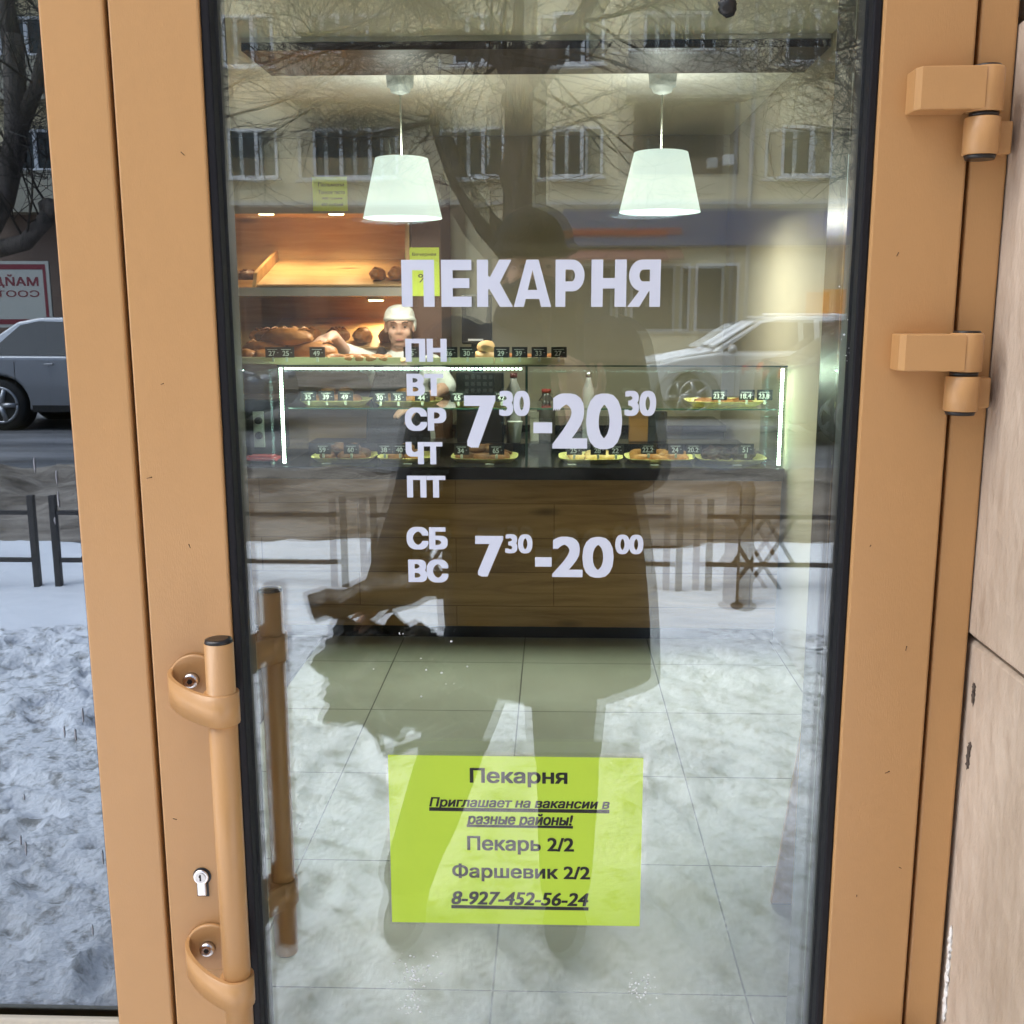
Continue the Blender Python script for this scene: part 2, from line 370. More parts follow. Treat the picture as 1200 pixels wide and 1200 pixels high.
def text_px(mb, body, px0, py0, px1, py1, y, **k):
    a, b = P(px0, py1, y), P(px1, py0, y); c, d = P(px0, py0, y), P(px1, py1, y)
    text_in(mb, body, (a.x + c.x) / 2, (b.x + d.x) / 2, (a.z + d.z) / 2, (b.z + c.z) / 2, y, **k)
def rect_px(mb, px0, py0, px1, py1, y, th=0.0):
    a, b = P(px0, py1, y), P(px1, py0, y)
    if th: mb.box(a.x, b.x, y, y + th, a.z, b.z)
    else: mb.add([(a.x, y, a.z), (b.x, y, a.z), (b.x, y, b.z), (a.x, y, b.z)], [(0, 1, 2, 3)])

# ------------------------------------------------------------------ GROUND outside
def fbm(x, y, s, seed=0.0, o=4): return noise.fractal(Vector((x * s, y * s, seed)), 1.0, 2.0, o)
SNOW_T = dirty('trampled_snow', (0.84, 0.85, 0.88), (0.36, 0.36, 0.36), 0.34, 0.52, 5.5, (0.85, 1.15, 1), 0.7, 1.0, 15, 0.05)
SNOW_C = dirty('clean_snow', (0.83, 0.84, 0.87), (0.55, 0.55, 0.56), 0.26, 0.36, 3.0, (0.6, 1.0, 1), 0.7, 0.35, 9, 0.03)
SNOW_B = dirty('dirty_snow_bank', (0.31, 0.27, 0.23), (0.085, 0.07, 0.055), 0.36, 0.60, 3.2, (0.5, 1.2, 1), 0.8, 0.9, 12, 0.06)
SLUSH = dirty('road_slush', (0.26, 0.26, 0.27), (0.10, 0.10, 0.105), 0.40, 0.62, 0.7, (0.25, 2.0, 1), 0.45, 0.5, 9, 0.03)
Y1, Y2, Y3, Y4 = -4.0, -6.1, -9.0, -20.0
SNOW_T = dirty('trodden_snow', (0.86, 0.87, 0.90), (0.34, 0.33, 0.32), 0.36, 0.50, 15.0, (0.9, 1.1, 1), 0.75, 0.9, 45, 0.02)
pm = MB(); NX, NY_ = 380, 164
pm.grid(-4.75, 4.75, Y1 - 0.1, -0.13, NX, NY_, lambda x, y: 0.016 * fbm(x, y, 1.6, 1) + 0.010 * fbm(x, y, 6, 4) + 0.005 * fbm(x, y, 17, 2) - 0.008)
pm.bm.verts.ensure_lookup_table(); rf = random.Random(77)
for _ in range(700):                        # trodden footprints with pushed-up rims
    fx, fy, fa = rf.uniform(-4.5, 4.5), rf.uniform(Y1, -0.25), rf.gauss(0.15, 0.5) + (math.pi / 2 if rf.random() < .55 else 0)
    ca, sa = math.cos(fa), math.sin(fa); dp = rf.uniform(.012, .036)
    i0, j0 = int((fx + 4.75) / 9.5 * NX), int((fy - Y1 + 0.1) / (-0.13 - Y1 + 0.1) * NY_)
    for j in range(max(0, j0 - 9), min(NY_, j0 + 10)):
        for i in range(max(0, i0 - 9), min(NX, i0 + 10)):
            v = pm.bm.verts[j * (NX + 1) + i]; u, w_ = (v.co.x - fx) * ca + (v.co.y - fy) * sa, -(v.co.x - fx) * sa + (v.co.y - fy) * ca
            q = (u / .15) ** 2 + (w_ / .055) ** 2
            if q < 1: v.co.z -= dp * (1 - q * q)
            elif q < 2: v.co.z += dp * .45 * (1 - abs(q - 1.4) / .6) if abs(q - 1.4) < .6 else 0
struct('pavement', pm, SNOW_T)
struct('snow_verge', MB().grid(-14, 14, Y2 - 0.2, Y1 + 0.1, 220, 24, lambda x, y: -0.03 + 0.075 * min(1, max(0, (Y1 + 0.1 - y) / 0.5)) + 0.05 * fbm(x, y, 0.8, 9) + 0.02 * fbm(x, y, 3.1, 2)), SNOW_C)
struct('snow_bank', MB().grid(-20, 20, Y3, Y2 + 0.25, 260, 40, lambda x, y: 0.04 + max(0, math.sin((y - Y3) / (Y2 + 0.25 - Y3) * math.pi)) * (0.20 + 0.16 * fbm(x, y, 1.1, 3) + 0.06 * fbm(x, y, 4, 5))), SNOW_B)
struct('road', MB().grid(-45, 45, Y4, Y3 + 0.2, 180, 40, lambda x, y: 0.015 + 0.02 * fbm(x * 0.3, y * 1.6, 1.0, 7)), SLUSH)
struct('far_pavement', MB().grid(-45, 45, -29.2, Y4 + 0.2, 160, 30, lambda x, y: 0.09 + 0.06 * fbm(x, y, 0.6, 8)), SNOW_B)
_g = MB(); _g.add([(-1500, -1500, -0.12), (1500, -1500, -0.12), (1500, 1500, -0.12), (-1500, 1500, -0.12)], [(0, 1, 2, 3)])
struct('ground', _g, SNOW_C)

# ------------------------------------------------------------------ BAKERY shell: floor, walls, ceiling, facade
yb = 3.93                                   # counter front
wx = 1.10                                   # right wall
struct('floor', B(-3.4, wx + 0.1, -0.06, 6.2, -0.08, 0.0), tiles('floor_tiles', (0.42, 0.43, 0.37), (0.09, 0.088, 0.08), 0.6, (-0.14, 1.18)))
ZC = P(600, 57, yb - 0.46).z + 0.05
struct('ceiling', B(-3.4, 1.5, 0.10, 6.2, ZC, ZC + 0.1), CEIL)
struct('wall_right', MB().box(wx, wx + 0.25, 0.12, 6.0, 0, ZC - 0.001), CREAM)
struct('wall_left', B(-3.5, -3.4, 0.10, 6.2, 0, ZC - 0.001), CREAM)
struct('wall_back', B(-3.4, 1.5, 6.0, 6.15, 0, ZC - 0.001), CREAM)
# bulkhead over the counter: pale fascia with a dark brown soffit
za = P(600, 57, yb - 0.46).z
yA = yb - 0.46; yB_ = yb + 0.02
t = thing('bulkhead', 'dark brown soffit panel of the ceiling bulkhead over the counter', 'bulkhead', (-0.2, yA, za))
xl = P(283, 72, yA).x; xr = wx
obj('soffit', B(xl, xr - 0.003, yA + 0.004, yB_, za, za + 0.03), DARKWOOD, t, True)
obj('fascia', B(xl, xr - 0.003, yA, yA + 0.30, za + 0.032, 3.06), CEIL, t, True)

# facade: stone cladding round the opening
xs = [P(91, 600, 0).x, P(163.5, 600, 0).x, P(264, 600, 0).x, P(1001, 600, 0).x, P(1105, 600, 0).x, P(1150, 600, 0).x]
xMl, xSeamL, xGl, xGr, xSeamR, xFr = xs
zTop = 2.22                                 # top of the door leaf
STONE = dirty('beige_stone_cladding', (0.56, 0.465, 0.37), (0.37, 0.285, 0.21), 0.30, 0.60, 5.0, (1, 1, 0.5), 0.7, 0.8, 45, 0.008)
GROUT = pbr('dark_joint', (0.03, 0.025, 0.02), 0.9)
zj = PX(1140, 748, xFr + 0.004).z
t = thing('stone_wall', 'beige stone clad wall to the right of the door with dark open joints', 'wall', (xFr + 0.6, -0.2, 0))
sb = MB(); jb = MB()
zl = [0.0, zj - 0.62, zj, zj + 0.62, zj + 1.24, 3.2, 4.0]
for i in range(len(zl) - 1):
    dx = [0.006, 0.004, 0.0, 0.010, 0.006, 0.006][i]
    for (y0, y1) in ((-0.42, 0.10),):
        for xa, xb in ((xFr + dx, xFr + 0.62), (xFr + 0.627, xFr + 1.4), (xFr + 1.407, xFr + 2.3)):
            sb.box(xa, xb, y0, y1, zl[i] + 0.003, zl[i + 1] - 0.003, 0.004, 1)
jb.box(xFr + 0.02, xFr + 2.3, -0.40, 0.09, 0, 4.0)
obj('cladding', sb, STONE, t, True); obj('joint', jb, GROUT, t, True)
# chips and dark stains along the reveal edge
cb = MB()
for px, py, h in ((1137, 806, .007), (1137, 816, .010), (1135, 874, .006), (1134, 884, .010), (1134, 894, .008)):
    cb.blob((xFr + 0.004, -0.010 - (px % 3) * .002, P(px, py, -.01).z), (0.0018, 0.0035, h * .75), 0.9, 5, seed=px % 17, sub=3)
obj('chipped_patch', cb, pbr('dark_chip', (0.085, 0.062, 0.048), 0.9), t, True)
pb = MB()
for k in range(12):
    pb.blob((xFr + 0.003, -0.004, P(1106, 1195 - k * 9, -.01).z), (0.002, 0.004, 0.007), 0.9, 4, seed=k + 3, sub=2)
obj('plaster_smear', pb, pbr('white_plaster', (0.78, 0.77, 0.74), 0.9), t, True)
t = thing('facade_wall', 'beige stone clad wall over the shopfront', 'wall', (-0.8, 0, zTop))
sb = MB()
for i in range(5):
    sb.box(-3.6 + i * 0.81, -3.6 + i * 0.81 + 0.805, -0.06, 0.10, zTop + 0.36, zTop + 0.95, 0.004, 1)
    sb.box(-3.6 + i * 0.81, -3.6 + i * 0.81 + 0.805, -0.06, 0.10, zTop + 0.956, 4.0, 0.004, 1)
obj('cladding', sb, STONE, t, True)
t = thing('facade_pier', 'beige stone pier left of the shop window', 'wall', (-3.2, 0, 0))
obj('cladding', B(-3.6, -2.4, -0.06, 0.10, 0, zTop + 0.355, 0.004, 1), STONE, t, True)

# ------------------------------------------------------------------ SHOPFRONT FRAME and left window
FD = 0.07
t = thing('shop_window', 'tall fixed shop window with tan frame left of the door', 'window', ((-2.4 + xMl) / 2, 0, 0))
mb = MB()
gap = 0.0022
mb.box(xMl, xSeamL - gap, 0, FD, 0.02, zTop, 0.0025)
obj('mullion', mb, TAN, t, True)
zb = P(70, 1188, GLASS_Y - 0.004).z
mb = MB(); mb.box(-2.4, xMl - 0.0005, 0.0, FD, 0.02, zb - 0.02, 0.0025); obj('sill_rail', mb, TAN, t, True)
mb = MB(); mb.box(-2.4, xMl - 0.0005, 0.008, 0.016, zb - 0.0195, zb, 0.002); obj('glazing_bead', mb, pbr('beige_bead', (0.55, 0.50, 0.40), 0.5), t, True)
mb = MB(); mb.box(-2.4, -2.33, 0.0, FD, zb - 0.018, zTop, 0.0025); obj('stile', mb, TAN, t, True)
obj('gasket', B(xMl - 0.002, xMl - 0.0003, 0.006, 0.02, zb, zTop), BLACK_RUB, t, True)
obj('glass_pane', B(-2.33, xMl - 0.0005, GLASS_Y, GLASS_Y + 0.005, zb - 0.018, zTop), GLASS_TINT, t, True)
# melted drips and frost on the pane
db = MB()
rr = random.Random(5)
for px, py in ((66, 560), (68, 585), (40, 545), (97, 840), (75, 858), (88, 862), (28, 935), (24, 985), (120, 1005), (108, 1090), (30, 995), (64, 610)):
    p = P(px, py, GLASS_Y - 0.001); k = rr.uniform(0.003, 0.009)
    db.blob((p.x, GLASS_Y - 0.0006, p.z), (0.0010, 0.0004, k), 0.6, 4, seed=px, sub=2)
obj('water_drip', db, pbr('frozen_drip', (0.20, 0.21, 0.24), 0.3), t, True)

t = thing('door_frame', 'tan metal frame around the glass door', 'door frame', (xFr - 0.02, 0, 0))
obj('jamb', MB().box(xSeamR + gap, xFr - 0.001, 0.004, FD, 0.0, zTop + 0.05, 0.0025), TAN, t, True)
obj('rebate', MB().box(xSeamR - 0.02, xSeamR + gap - 0.0003, 0.03, FD + 0.03, 0.0, zTop), BLACK_RUB, t, True)
obj('rebate', MB().box(xSeamL - gap + 0.0003, xSeamL + 0.02, 0.035, FD + 0.03, 0.0, zTop), BLACK_RUB, t, True)
obj('head_rail', MB().box(-2.4, xFr - 0.001, 0.0, FD, zTop + 0.055, zTop + 0.35, 0.003), TAN, t, True)
obj('threshold', MB().box(xSeamL, xSeamR, -0.13, 0.09, -0.05, 0.012, 0.003), pbr('worn_aluminium', (0.35, 0.34, 0.33), 0.45, 0.7), t, True)

# glossy dark return panel just inside the door, right hand side
x1 = P(985, 700, FD + 0.012).x
t = thing('side_panel', 'glossy dark grey side panel inside the doorway on the right', 'panel', (x1, 0.15, 0))
yfar = 0.233
obj('panel', MB().box(x1, x1 + 0.02, FD + 0.04, yfar, 0.0, zTop + 0.06), pbr('dark_gloss_panel', (0.022, 0.022, 0.028), 0.2), t, True)
obj('edge_trim', MB().box(x1 - 0.004, x1 + 0.02, FD + 0.026, FD + 0.039, 0.0, zTop + 0.06), pbr('beige_trim', (0.42, 0.34, 0.22), 0.4), t, True)
# ------------------------------------------------------------------ DOOR
door = thing('glass_door', 'tan framed glass bakery door with white opening hours lettering', 'door', ((xSeamL + xSeamR) / 2, 0, 0))
xa, xb = xSeamL + gap, xSeamR - gap
LD = 0.062
gz0, gz1 = 0.14, zTop - 0.12
GW = 0.009
obj('stile', MB().box(xa, xGl, 0, LD, 0.02, zTop - 0.004, 0.0025), TAN, door, True, 'left stile with the pull handle')
obj('stile', MB().box(xGr, xb, 0, LD, 0.02, zTop - 0.004, 0.0025), TAN, door, True, 'right stile with the hinges')
obj('rail', MB().box(xGl, xGr, 0.001, LD - 0.001, 0.02, gz0, 0.002), TAN, door, True)
obj('rail', MB().box(xGl, xGr, 0.001, LD - 0.001, gz1, zTop - 0.004, 0.002), TAN, door, True)
def gasket(y0, y1):
    mb = MB()
    mb.box(xGl + 0.0002, xGl + GW, y0, y1, gz0, gz1, 0.002); mb.box(xGr - GW, xGr - 0.0002, y0, y1, gz0, gz1, 0.002)
    mb.box(xGl + GW, xGr - GW, y0 + 0.001, y1, gz0 + 0.0002, gz0 + GW, 0.002); mb.box(xGl + GW, xGr - GW, y0 + 0.001, y1, gz1 - GW, gz1 - 0.0002, 0.002); return mb
obj('gasket', gasket(0.003, GLASS_Y - 0.0003), BLACK_RUB, door, True)
obj('gasket', gasket(GLASS_Y + 0.030, GLASS_Y + 0.036), BLACK_RUB, door, True)
g1 = obj('glass_pane', B(xGl + 0.001, xGr - 0.001, GLASS_Y, GLASS_Y + 0.004, gz0 + 0.001, gz1 - 0.001), GLASS_OUT, door, True)
# inner pane: sits a hair out of parallel, which doubles the reflections
ti, tv = R_(0.40), R_(-0.06)
hw = (xGr - xGl) / 2 - 0.014; hz = (gz1 - gz0) / 2 - 0.004
Mi = Matrix.Translation(((xGl + xGr) / 2, GLASS_Y + 0.021, (gz0 + gz1) / 2)) @ Matrix.Rotation(ti, 4, 'Z') @ Matrix.Rotation(tv, 4, 'X')
obj('glass_pane', MB().box(-hw, hw, -0.002, 0.002, -hz, hz, mat=Mi), GLASS_IN, door, True)
obj('spacer', MB().box(xGl + 0.0012, xGl + 0.0105, GLASS_Y + 0.0045, GLASS_Y + 0.0295, gz0 + 0.001, gz1 - 0.001).box(xGr - 0.0105, xGr - 0.0012, GLASS_Y + 0.0045, GLASS_Y + 0.0295, gz0 + 0.001, gz1 - 0.001), pbr('spacer_bar', (0.10, 0.10, 0.11), 0.4, 0.5), door, True)
obj('keeper', MB().box(xGl - 0.03, xGl - 0.001, LD + 0.001, LD + 0.012, 0.85, 1.25, 0.002), TAN, door, True)

# hinges: long leaf + upper knuckle on the door, lower knuckle + tab on the frame
def hinge(cx_px, y_top, y_mid, y_bot, xl_px, tab_px):
    yk = -0.020
    a = P(cx_px, y_top, yk); b = P(cx_px, y_mid, yk); c = P(cx_px, y_bot, yk)
    xc = xSeamR + 0.003; r = 0.0165
    z0, z1, z2 = a.z, b.z, c.z
    h = obj('hinge', MB().lathe([(r - 0.001, z1 + 0.0022), (r, z1 + 0.003), (r, z0 - 0.002), (r - 0.0015, z0)], (xc, yk, 0), 28), TAN, door, True)
    xl_ = P(xl_px, y_top, -0.034).x
    mb = MB().prism([(xl_, -0.0005), (xl_, -0.026), (xl_ + 0.004, -0.034), (xc - 0.006, -0.0365), (xc - 0.0165, -0.02), (xc - 0.014, -0.0005)], z1 + 0.003, z0 - 0.001, 'z', bev=0.0015)
    obj('leaf', mb, TAN, h, True)
    obj('knuckle', MB().lathe([(r - 0.001, z2 + 0.003), (r, z2 + 0.004), (r, z1 - 0.003), (r - 0.001, z1 - 0.0022)], (xc - 0.001, yk, 0), 28), TAN, h, True)
    obj('bushing', MB().lathe([(r - 0.003, z1 - 0.0022), (r - 0.003, z1 + 0.0022)], (xc, yk, 0), 24), BLACK_PL, h, True)
    obj('end_cap', MB().lathe([(r - 0.003, z2 - 0.001), (r - 0.0015, z2 + 0.003)], (xc - 0.001, yk, 0), 24), BLACK_PL, h, True)
    obj('end_cap', MB().lathe([(r - 0.0025, z0 - 0.0005), (r - 0.004, z0 + 0.002)], (xc, yk, 0), 24), BLACK_PL, h, True)
    mb = MB().box(xc + 0.008, min(P(tab_px, y_mid, -0.008).x, xFr - 0.003), -0.014, 0.0035, z2 + 0.005, z1 - 0.004, 0.002)
    obj('frame_tab', mb, TAN, h, True)
hinge(1154, 79, 135, 186, 1077, 1186)
hinge(1128, 390, 438, 485, 1058, 1160)
# lower hinge lies below the picture
hinge(1080, 1230, 1272, 1312, 1012, 1112)

# pull handle outside, twin inside
def band(xb, y0, xt_, yt_, rt2, z0, z1, th=0.004):
    """flat strap from the mounting disc on the leaf round the front of the tube, seen from above a lopsided D"""
    sg = -1 if yt_ < y0 else 1; pts = []
    A, Bp = Vector((xt_ + rt2, yt_)), Vector((xb + 0.022, y0))
    for k in range(5): pts.append(Bp.lerp(A, k / 5))
    for k in range(13): a = R_(0 + 110 * k / 12); pts.append(Vector((xt_ + rt2 * math.cos(a), yt_ + sg * rt2 * math.sin(a))))
    p0 = pts[-1]; p3 = Vector((xb - 0.027, y0)); p1 = p0 + Vector((-0.024, -sg * 0.008)); p2 = p3 + Vector((-0.006, sg * 0.030))
    for k in range(1, 17): t = k / 16; u = 1 - t; pts.append(p0 * u ** 3 + p1 * 3 * u * u * t + p2 * 3 * u * t * t + p3 * t ** 3)
    n = len(pts); inn = []
    for i in range(n):
        d = (pts[min(i + 1, n - 1)] - pts[max(i - 1, 0)]).normalized(); nn = Vector((-d.y, d.x)) * (-sg); inn.append(pts[i] - nn * th * -1 if False else pts[i] + nn * -th * (1))
    cen = Vector(((xt_ + xb) / 2, (yt_ + y0) / 2))
    inn = [q if (q - cen).length < (p - cen).length else p * 2 - q for p, q in zip(pts, inn)]
    vs = [(p.x, p.y, z) for z in (z0, z1) for p in pts] + [(p.x, p.y, z) for z in (z0, z1) for p in inn]; fs = []
    for k in range(n - 1):
        j = k + 1; fs += [(k, j, n + j, n + k), (2 * n + j, 2 * n + k, 3 * n + k, 3 * n + j), (n + k, n + j, 3 * n + j, 3 * n + k), (j, k, 2 * n + k, 2 * n + j)]
    m = MB(); m.add(vs, fs, False); bmesh.ops.recalc_face_normals(m.bm, faces=m.bm.faces)
    for f in m.bm.faces: f.smooth = abs(f.normal.z) < .5
    return m
yt = -0.072
tp = P(256, 750, yt)
xt, ztop = tp.x, tp.z
zbot = 0.79
rt = 0.0146
def pull(side):
    yy = yt if side < 0 else LD + 0.066
    base = 0.0 if side < 0 else LD
    x = xt
    hb = obj('pull_handle', MB().lathe([(rt, zbot), (rt, ztop - 0.002)], (x, yy, 0), 32), TAN, door, True, None if side < 0 else 'inside pull handle seen through the glass')
    obj('end_cap', MB().lathe([(rt - 0.0002, ztop - 0.0019), (rt - 0.0012, ztop + 0.001), (rt - 0.005, ztop + 0.002)], (x, yy, 0), 32), BLACK_PL, hb, True)
    obj('end_cap', MB().lathe([(rt - 0.003, zbot - 0.003), (rt - 0.0005, zbot - 0.0001)], (x, yy, 0), 32), BLACK_PL, hb, True)
    for zc in (P(240, 828, yt).z, P(266, 1158, yt).z):
        xb_ = P(231, 805, 0).x + (P(256, 1150, yt).x - P(256, 750, yt).x) * 0
        rb = band(xb_, base + side * 0.0005, x, yy, rt + 0.0034, zc - 0.0165, zc + 0.0165)
        rb.lathe([(rt + 0.0032, zc - 0.016), (rt + 0.0032, zc + 0.016)], (x, yy, 0), 28)
        obj('bracket', rb, TAN, hb, True)
        obj('mounting_plate', MB().lathe([(0.029, side * 0.0005), (0.029, side * 0.005), (0.027, side * 0.006)], (xb_, base, zc + 0.004), 36, 'y'), TAN, hb, True)
        sb = MB().lathe([(0.0085, side * 0.006), (0.0085, side * 0.012), (0.006, side * 0.0145), (0.0035, side * 0.0135)], (xb_ - 0.003, base, zc + 0.005), 24, 'y')
        obj('screw', sb, STEEL, hb, True)
        obj('screw_socket', MB().lathe([(0.0032, side * 0.0133), (0.0030, side * 0.0142)], (xb_ - 0.003, base, zc + 0.005), 6, 'y'), DARK_STEEL, hb, True)
    return hb
pull(-1); pull(1)
sc_ = MB(); rr = random.Random(9)
for px, py in ((1052, 298), (1055, 1017), (1004, 1050), (175, 560), (222, 640), (1020, 640), (1062, 760), (1040, 905), (190, 450), (205, 960), (214, 180)):
    p = P(px, py, -0.0003); l_ = rr.uniform(.0012, .0032); a_ = rr.uniform(0, 3.1)
    sc_.tube([(p.x - l_ * math.cos(a_), -0.0002, p.z - l_ * math.sin(a_)), (p.x + l_ * math.cos(a_), -0.0002, p.z + l_ * math.sin(a_))], [.0003, .0005], 6)
obj('scuff_mark', sc_, pbr('brown_scuff', (0.10, 0.055, 0.025), 0.7), door, True)
# euro cylinder lock
p = P(235.5, 1028, -0.003)
lk = obj('lock_cylinder', MB().lathe([(0.0088, 0.0), (0.0088, -0.0035), (0.008, -0.0045)], (p.x, 0.0, p.z), 32, 'y').box(p.x - 0.0052, p.x + 0.0052, -0.0038, 0.0005, p.z - 0.0235, p.z - 0.006, 0.0016), STEEL, door, True)
obj('cylinder_plug', MB().lathe([(0.0062, -0.0046), (0.006, -0.0054)], (p.x, 0.0, p.z), 28, 'y'), pbr('satin_steel', (0.55, 0.55, 0.56), 0.35, 1.0), lk, True)
obj('keyhole', MB().box(p.x - 0.0009, p.x + 0.0009, -0.0058, -0.0052, p.z - 0.0035, p.z + 0.0042).box(p.x - 0.0016, p.x + 0.0005, -0.0059, -0.0052, p.z + 0.0005, p.z + 0.0026), DARK_STEEL, lk, True)
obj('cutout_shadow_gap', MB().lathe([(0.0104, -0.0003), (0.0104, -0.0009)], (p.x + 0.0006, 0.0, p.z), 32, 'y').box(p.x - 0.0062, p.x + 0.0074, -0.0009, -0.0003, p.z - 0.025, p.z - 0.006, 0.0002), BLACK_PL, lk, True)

# vinyl lettering on the outer pane
VY = GLASS_Y - 0.0007
def arc(cx, cy, rx, ry, a0, a1, n=10): return [(cx + rx * math.cos(R_(a0 + (a1 - a0) * i / n)), cy + ry * math.sin(R_(a0 + (a1 - a0) * i / n))) for i in range(n + 1)]
def glyph(ch):
    """heavy block capitals, unit cell 0..1 x 0..1, as convex pieces"""
    S = 0.33
    if ch == 'П': return [[(0, 0), (S, 0), (S, .78), (0, .78)], [(1 - S, 0), (1, 0), (1, .78), (1 - S, .78)], [(0, .78), (1, .78), (1, 1), (0, 1)]]
    if ch == 'Н': return [[(0, 0), (S, 0), (S, 1), (0, 1)], [(1 - S, 0), (1, 0), (1, 1), (1 - S, 1)], [(S, .39), (1 - S, .39), (1 - S, .61), (S, .61)]]
    if ch == 'Е': return [[(0, 0), (.38, 0), (.38, 1), (0, 1)], [(.38, 0), (1, 0), (1, .22), (.38, .22)], [(.38, .40), (.93, .40), (.93, .61), (.38, .61)], [(.38, .78), (1, .78), (1, 1), (.38, 1)]]
    if ch == 'К': return [[(0, 0), (.31, 0), (.31, 1), (0, 1)], [(.31, .36), (.44, .50), (.44, .60), (.31, .66)], [(.42, .46), (.64, .52), (.96, 1), (.62, 1), (.31, .56)], [(.31, .62), (.31, .42), (.64, 0), (1, 0), (.60, .56)]]
    if ch == 'А': return [[(0, 0), (.27, 0), (.505, .80), (.505, 1), (.34, 1)], [(1, 0), (.73, 0), (.495, .80), (.495, 1), (.66, 1)], [(.29, .17), (.71, .17), (.66, .36), (.34, .36)]]
    if ch in 'РЯ':
        q = [[(0, 0), (.34, 0), (.34, 1), (0, 1)], [(.34, 1), (.34, .79), (.55, .79), (.60, 1)], [(.34, .33), (.60, .33), (.55, .54), (.34, .54)]]
        o, i = arc(.58, .665, .42, .335, -90, 90, 12), arc(.55, .665, .12, .125, -90, 90, 12)
        q += [[i[k], o[k], o[k + 1], i[k + 1]] for k in range(12)]
        if ch == 'Я':
            q += [[(.36, .40), (.58, .36), (1.06, 0), (.62, 0)]] if False else [[(.34, .36), (.64, .36), (1.04, 0), (.66, 0)]]
            q = [[(1 - u, v) for u, v in f][::-1] for f in q]
        return q
def word_px(mb, boxes, y0, y1):
    for ch, a, b in boxes:
        p, q = P(a, (y0 + y1) / 2, VY), P(b, (y0 + y1) / 2, VY); z1, z0 = P(600, y0, VY).z, P(600, y1, VY).z
        for k, f in enumerate(glyph(ch)):
            mb.add([(p.x + u * (q.x - p.x), VY - k * 1e-5, z0 + v * (z1 - z0)) for u, v in f], [tuple(range(len(f)))])
mb = MB()
word_px(mb, [('П', 470.5, 509), ('Е', 517, 552.5), ('К', 559, 601), ('А', 602, 646), ('Р', 651, 685), ('Н', 693, 734), ('Я', 737, 774)], 304.3, 359.6)
obj('shop_name_lettering', mb, VINYL, door, True)
mb = MB()
for b, r in (('ПН', (475, 397, 523.5, 424)), ('ВТ', (476.5, 438, 519.5, 464)), ('СР', (474.5, 477.5, 523, 505)), ('ЧТ', (475.5, 518, 518.5, 544)), ('ПТ', (477, 557.5, 522, 583))):
    text_px(mb, b, *r, VY, offset=0.078)
obj('weekday_lettering', mb, VINYL, door, True)
mb = MB()
for b, r in (('СБ', (476.5, 617.5, 524.5, 644)), ('ВС', (478.5, 655.5, 525.5, 682.5))): text_px(mb, b, *r, VY, offset=0.078)
obj('weekend_lettering', mb, VINYL, door, True)
mb = MB()
for b, r, o in (('7', (544, 463.5, 581, 525), .06), ('30', (585, 458, 621, 487.5), .06), ('20', (647, 461, 729, 526.5), .05), ('30', (732, 458, 769, 487.5), .06)): text_px(mb, b, *r, VY, offset=o)
rect_px(mb, 625, 495, 647, 507.6, VY)
obj('opening_hours_lettering', mb, VINYL, door, True, 'weekday hours 7 30 to 20 30')
mb = MB()
for b, r, o in (('7', (557, 628, 590, 676), .06), ('30', (592, 626, 624, 648.5), .06), ('20', (647, 629, 719, 677), .05), ('00', (721, 626.5, 754, 649.5), .06)): text_px(mb, b, *r, VY, offset=o)
rect_px(mb, 627, 653, 646.5, 664, VY)
obj('opening_hours_lettering', mb, VINYL, door, True, 'weekend hours 7 30 to 20 00')
# frozen splashes at the foot of the glass
rr = random.Random(3); db = MB()
for cx_, cy_, n_, sx_, sy_ in ((486, 1140, 60, 26, 20), (482, 1175, 36, 16, 16), (752, 1160, 40, 22, 18), (505, 795, 10, 60, 40), (350, 965, 5, 4, 6), (472, 740, 4, 8, 12), (990, 420, 9, 12, 70)):
    for k in range(n_):
        p = P(rr.gauss(cx_, sx_ * .5), rr.gauss(cy_, sy_ * .5), GLASS_Y); s_ = rr.uniform(0.0004, 0.0013)
        db.blob((p.x, GLASS_Y - 0.0004, p.z), (s_ * rr.uniform(.7, 1.8), 0.0004, s_), 0.4, 3, seed=k, sub=1)
obj('ice_speck', db, pbr('ice', (0.8, 0.82, 0.85), 0.1), door, True)
# small dark suction hook near the top of the pane
p = P(852, 8, GLASS_Y - 0.004)
obj('hook', MB().blob((p.x, p.y - 0.002, p.z), (0.009, 0.006, 0.010), 0.25, 4, 3).tube([(p.x - 0.012, p.y, p.z + 0.02), (p.x - 0.004, p.y - 0.004, p.z + 0.008), (p.x, p.y - 0.004, p.z)], 0.003, 8), DARK_STEEL, door, True)

# lime notice, laminated, stuck on the outer face of the glass
NY = GLASS_Y - 0.004
nt_ = thing('job_notice', 'lime yellow laminated job notice stuck to the door glass', 'notice', P(608, 1080, NY))
NYp = GLASS_Y - 0.0025
a, b = P(459.5, 1080.5, NYp), P(754, 888.5, NYp)
obj('paper', B(a.x, b.x, NYp, NYp + 0.0006, a.z, b.z), LIME, nt_, True)
m_ = 0.006
obj('laminate', B(a.x - m_ * .5, b.x + m_ * .9, NYp - 0.0010, NYp - 0.0007, a.z - m_ * .4, b.z + m_), FILM, nt_, True)
TY = NYp - 0.0003
mb = MB()
text_px(mb, 'Пекарня', 550.5, 900.6, 665, 922.5, TY, offset=0.035)
text_px(mb, 'Приглашает на вакансии в', 503, 935.5, 714.5, 949.5, TY, shear=0.2, offset=0.035)
text_px(mb, 'разные районы!', 547, 953.5, 671.5, 970, TY, shear=0.2, offset=0.035)
text_px(mb, 'Пекарь 2/2', 547.5, 980.5, 672.7, 1001.5, TY, offset=0.030)
text_px(mb, 'Фаршевик 2/2', 530, 1013, 691.6, 1033.5, TY, offset=0.030)
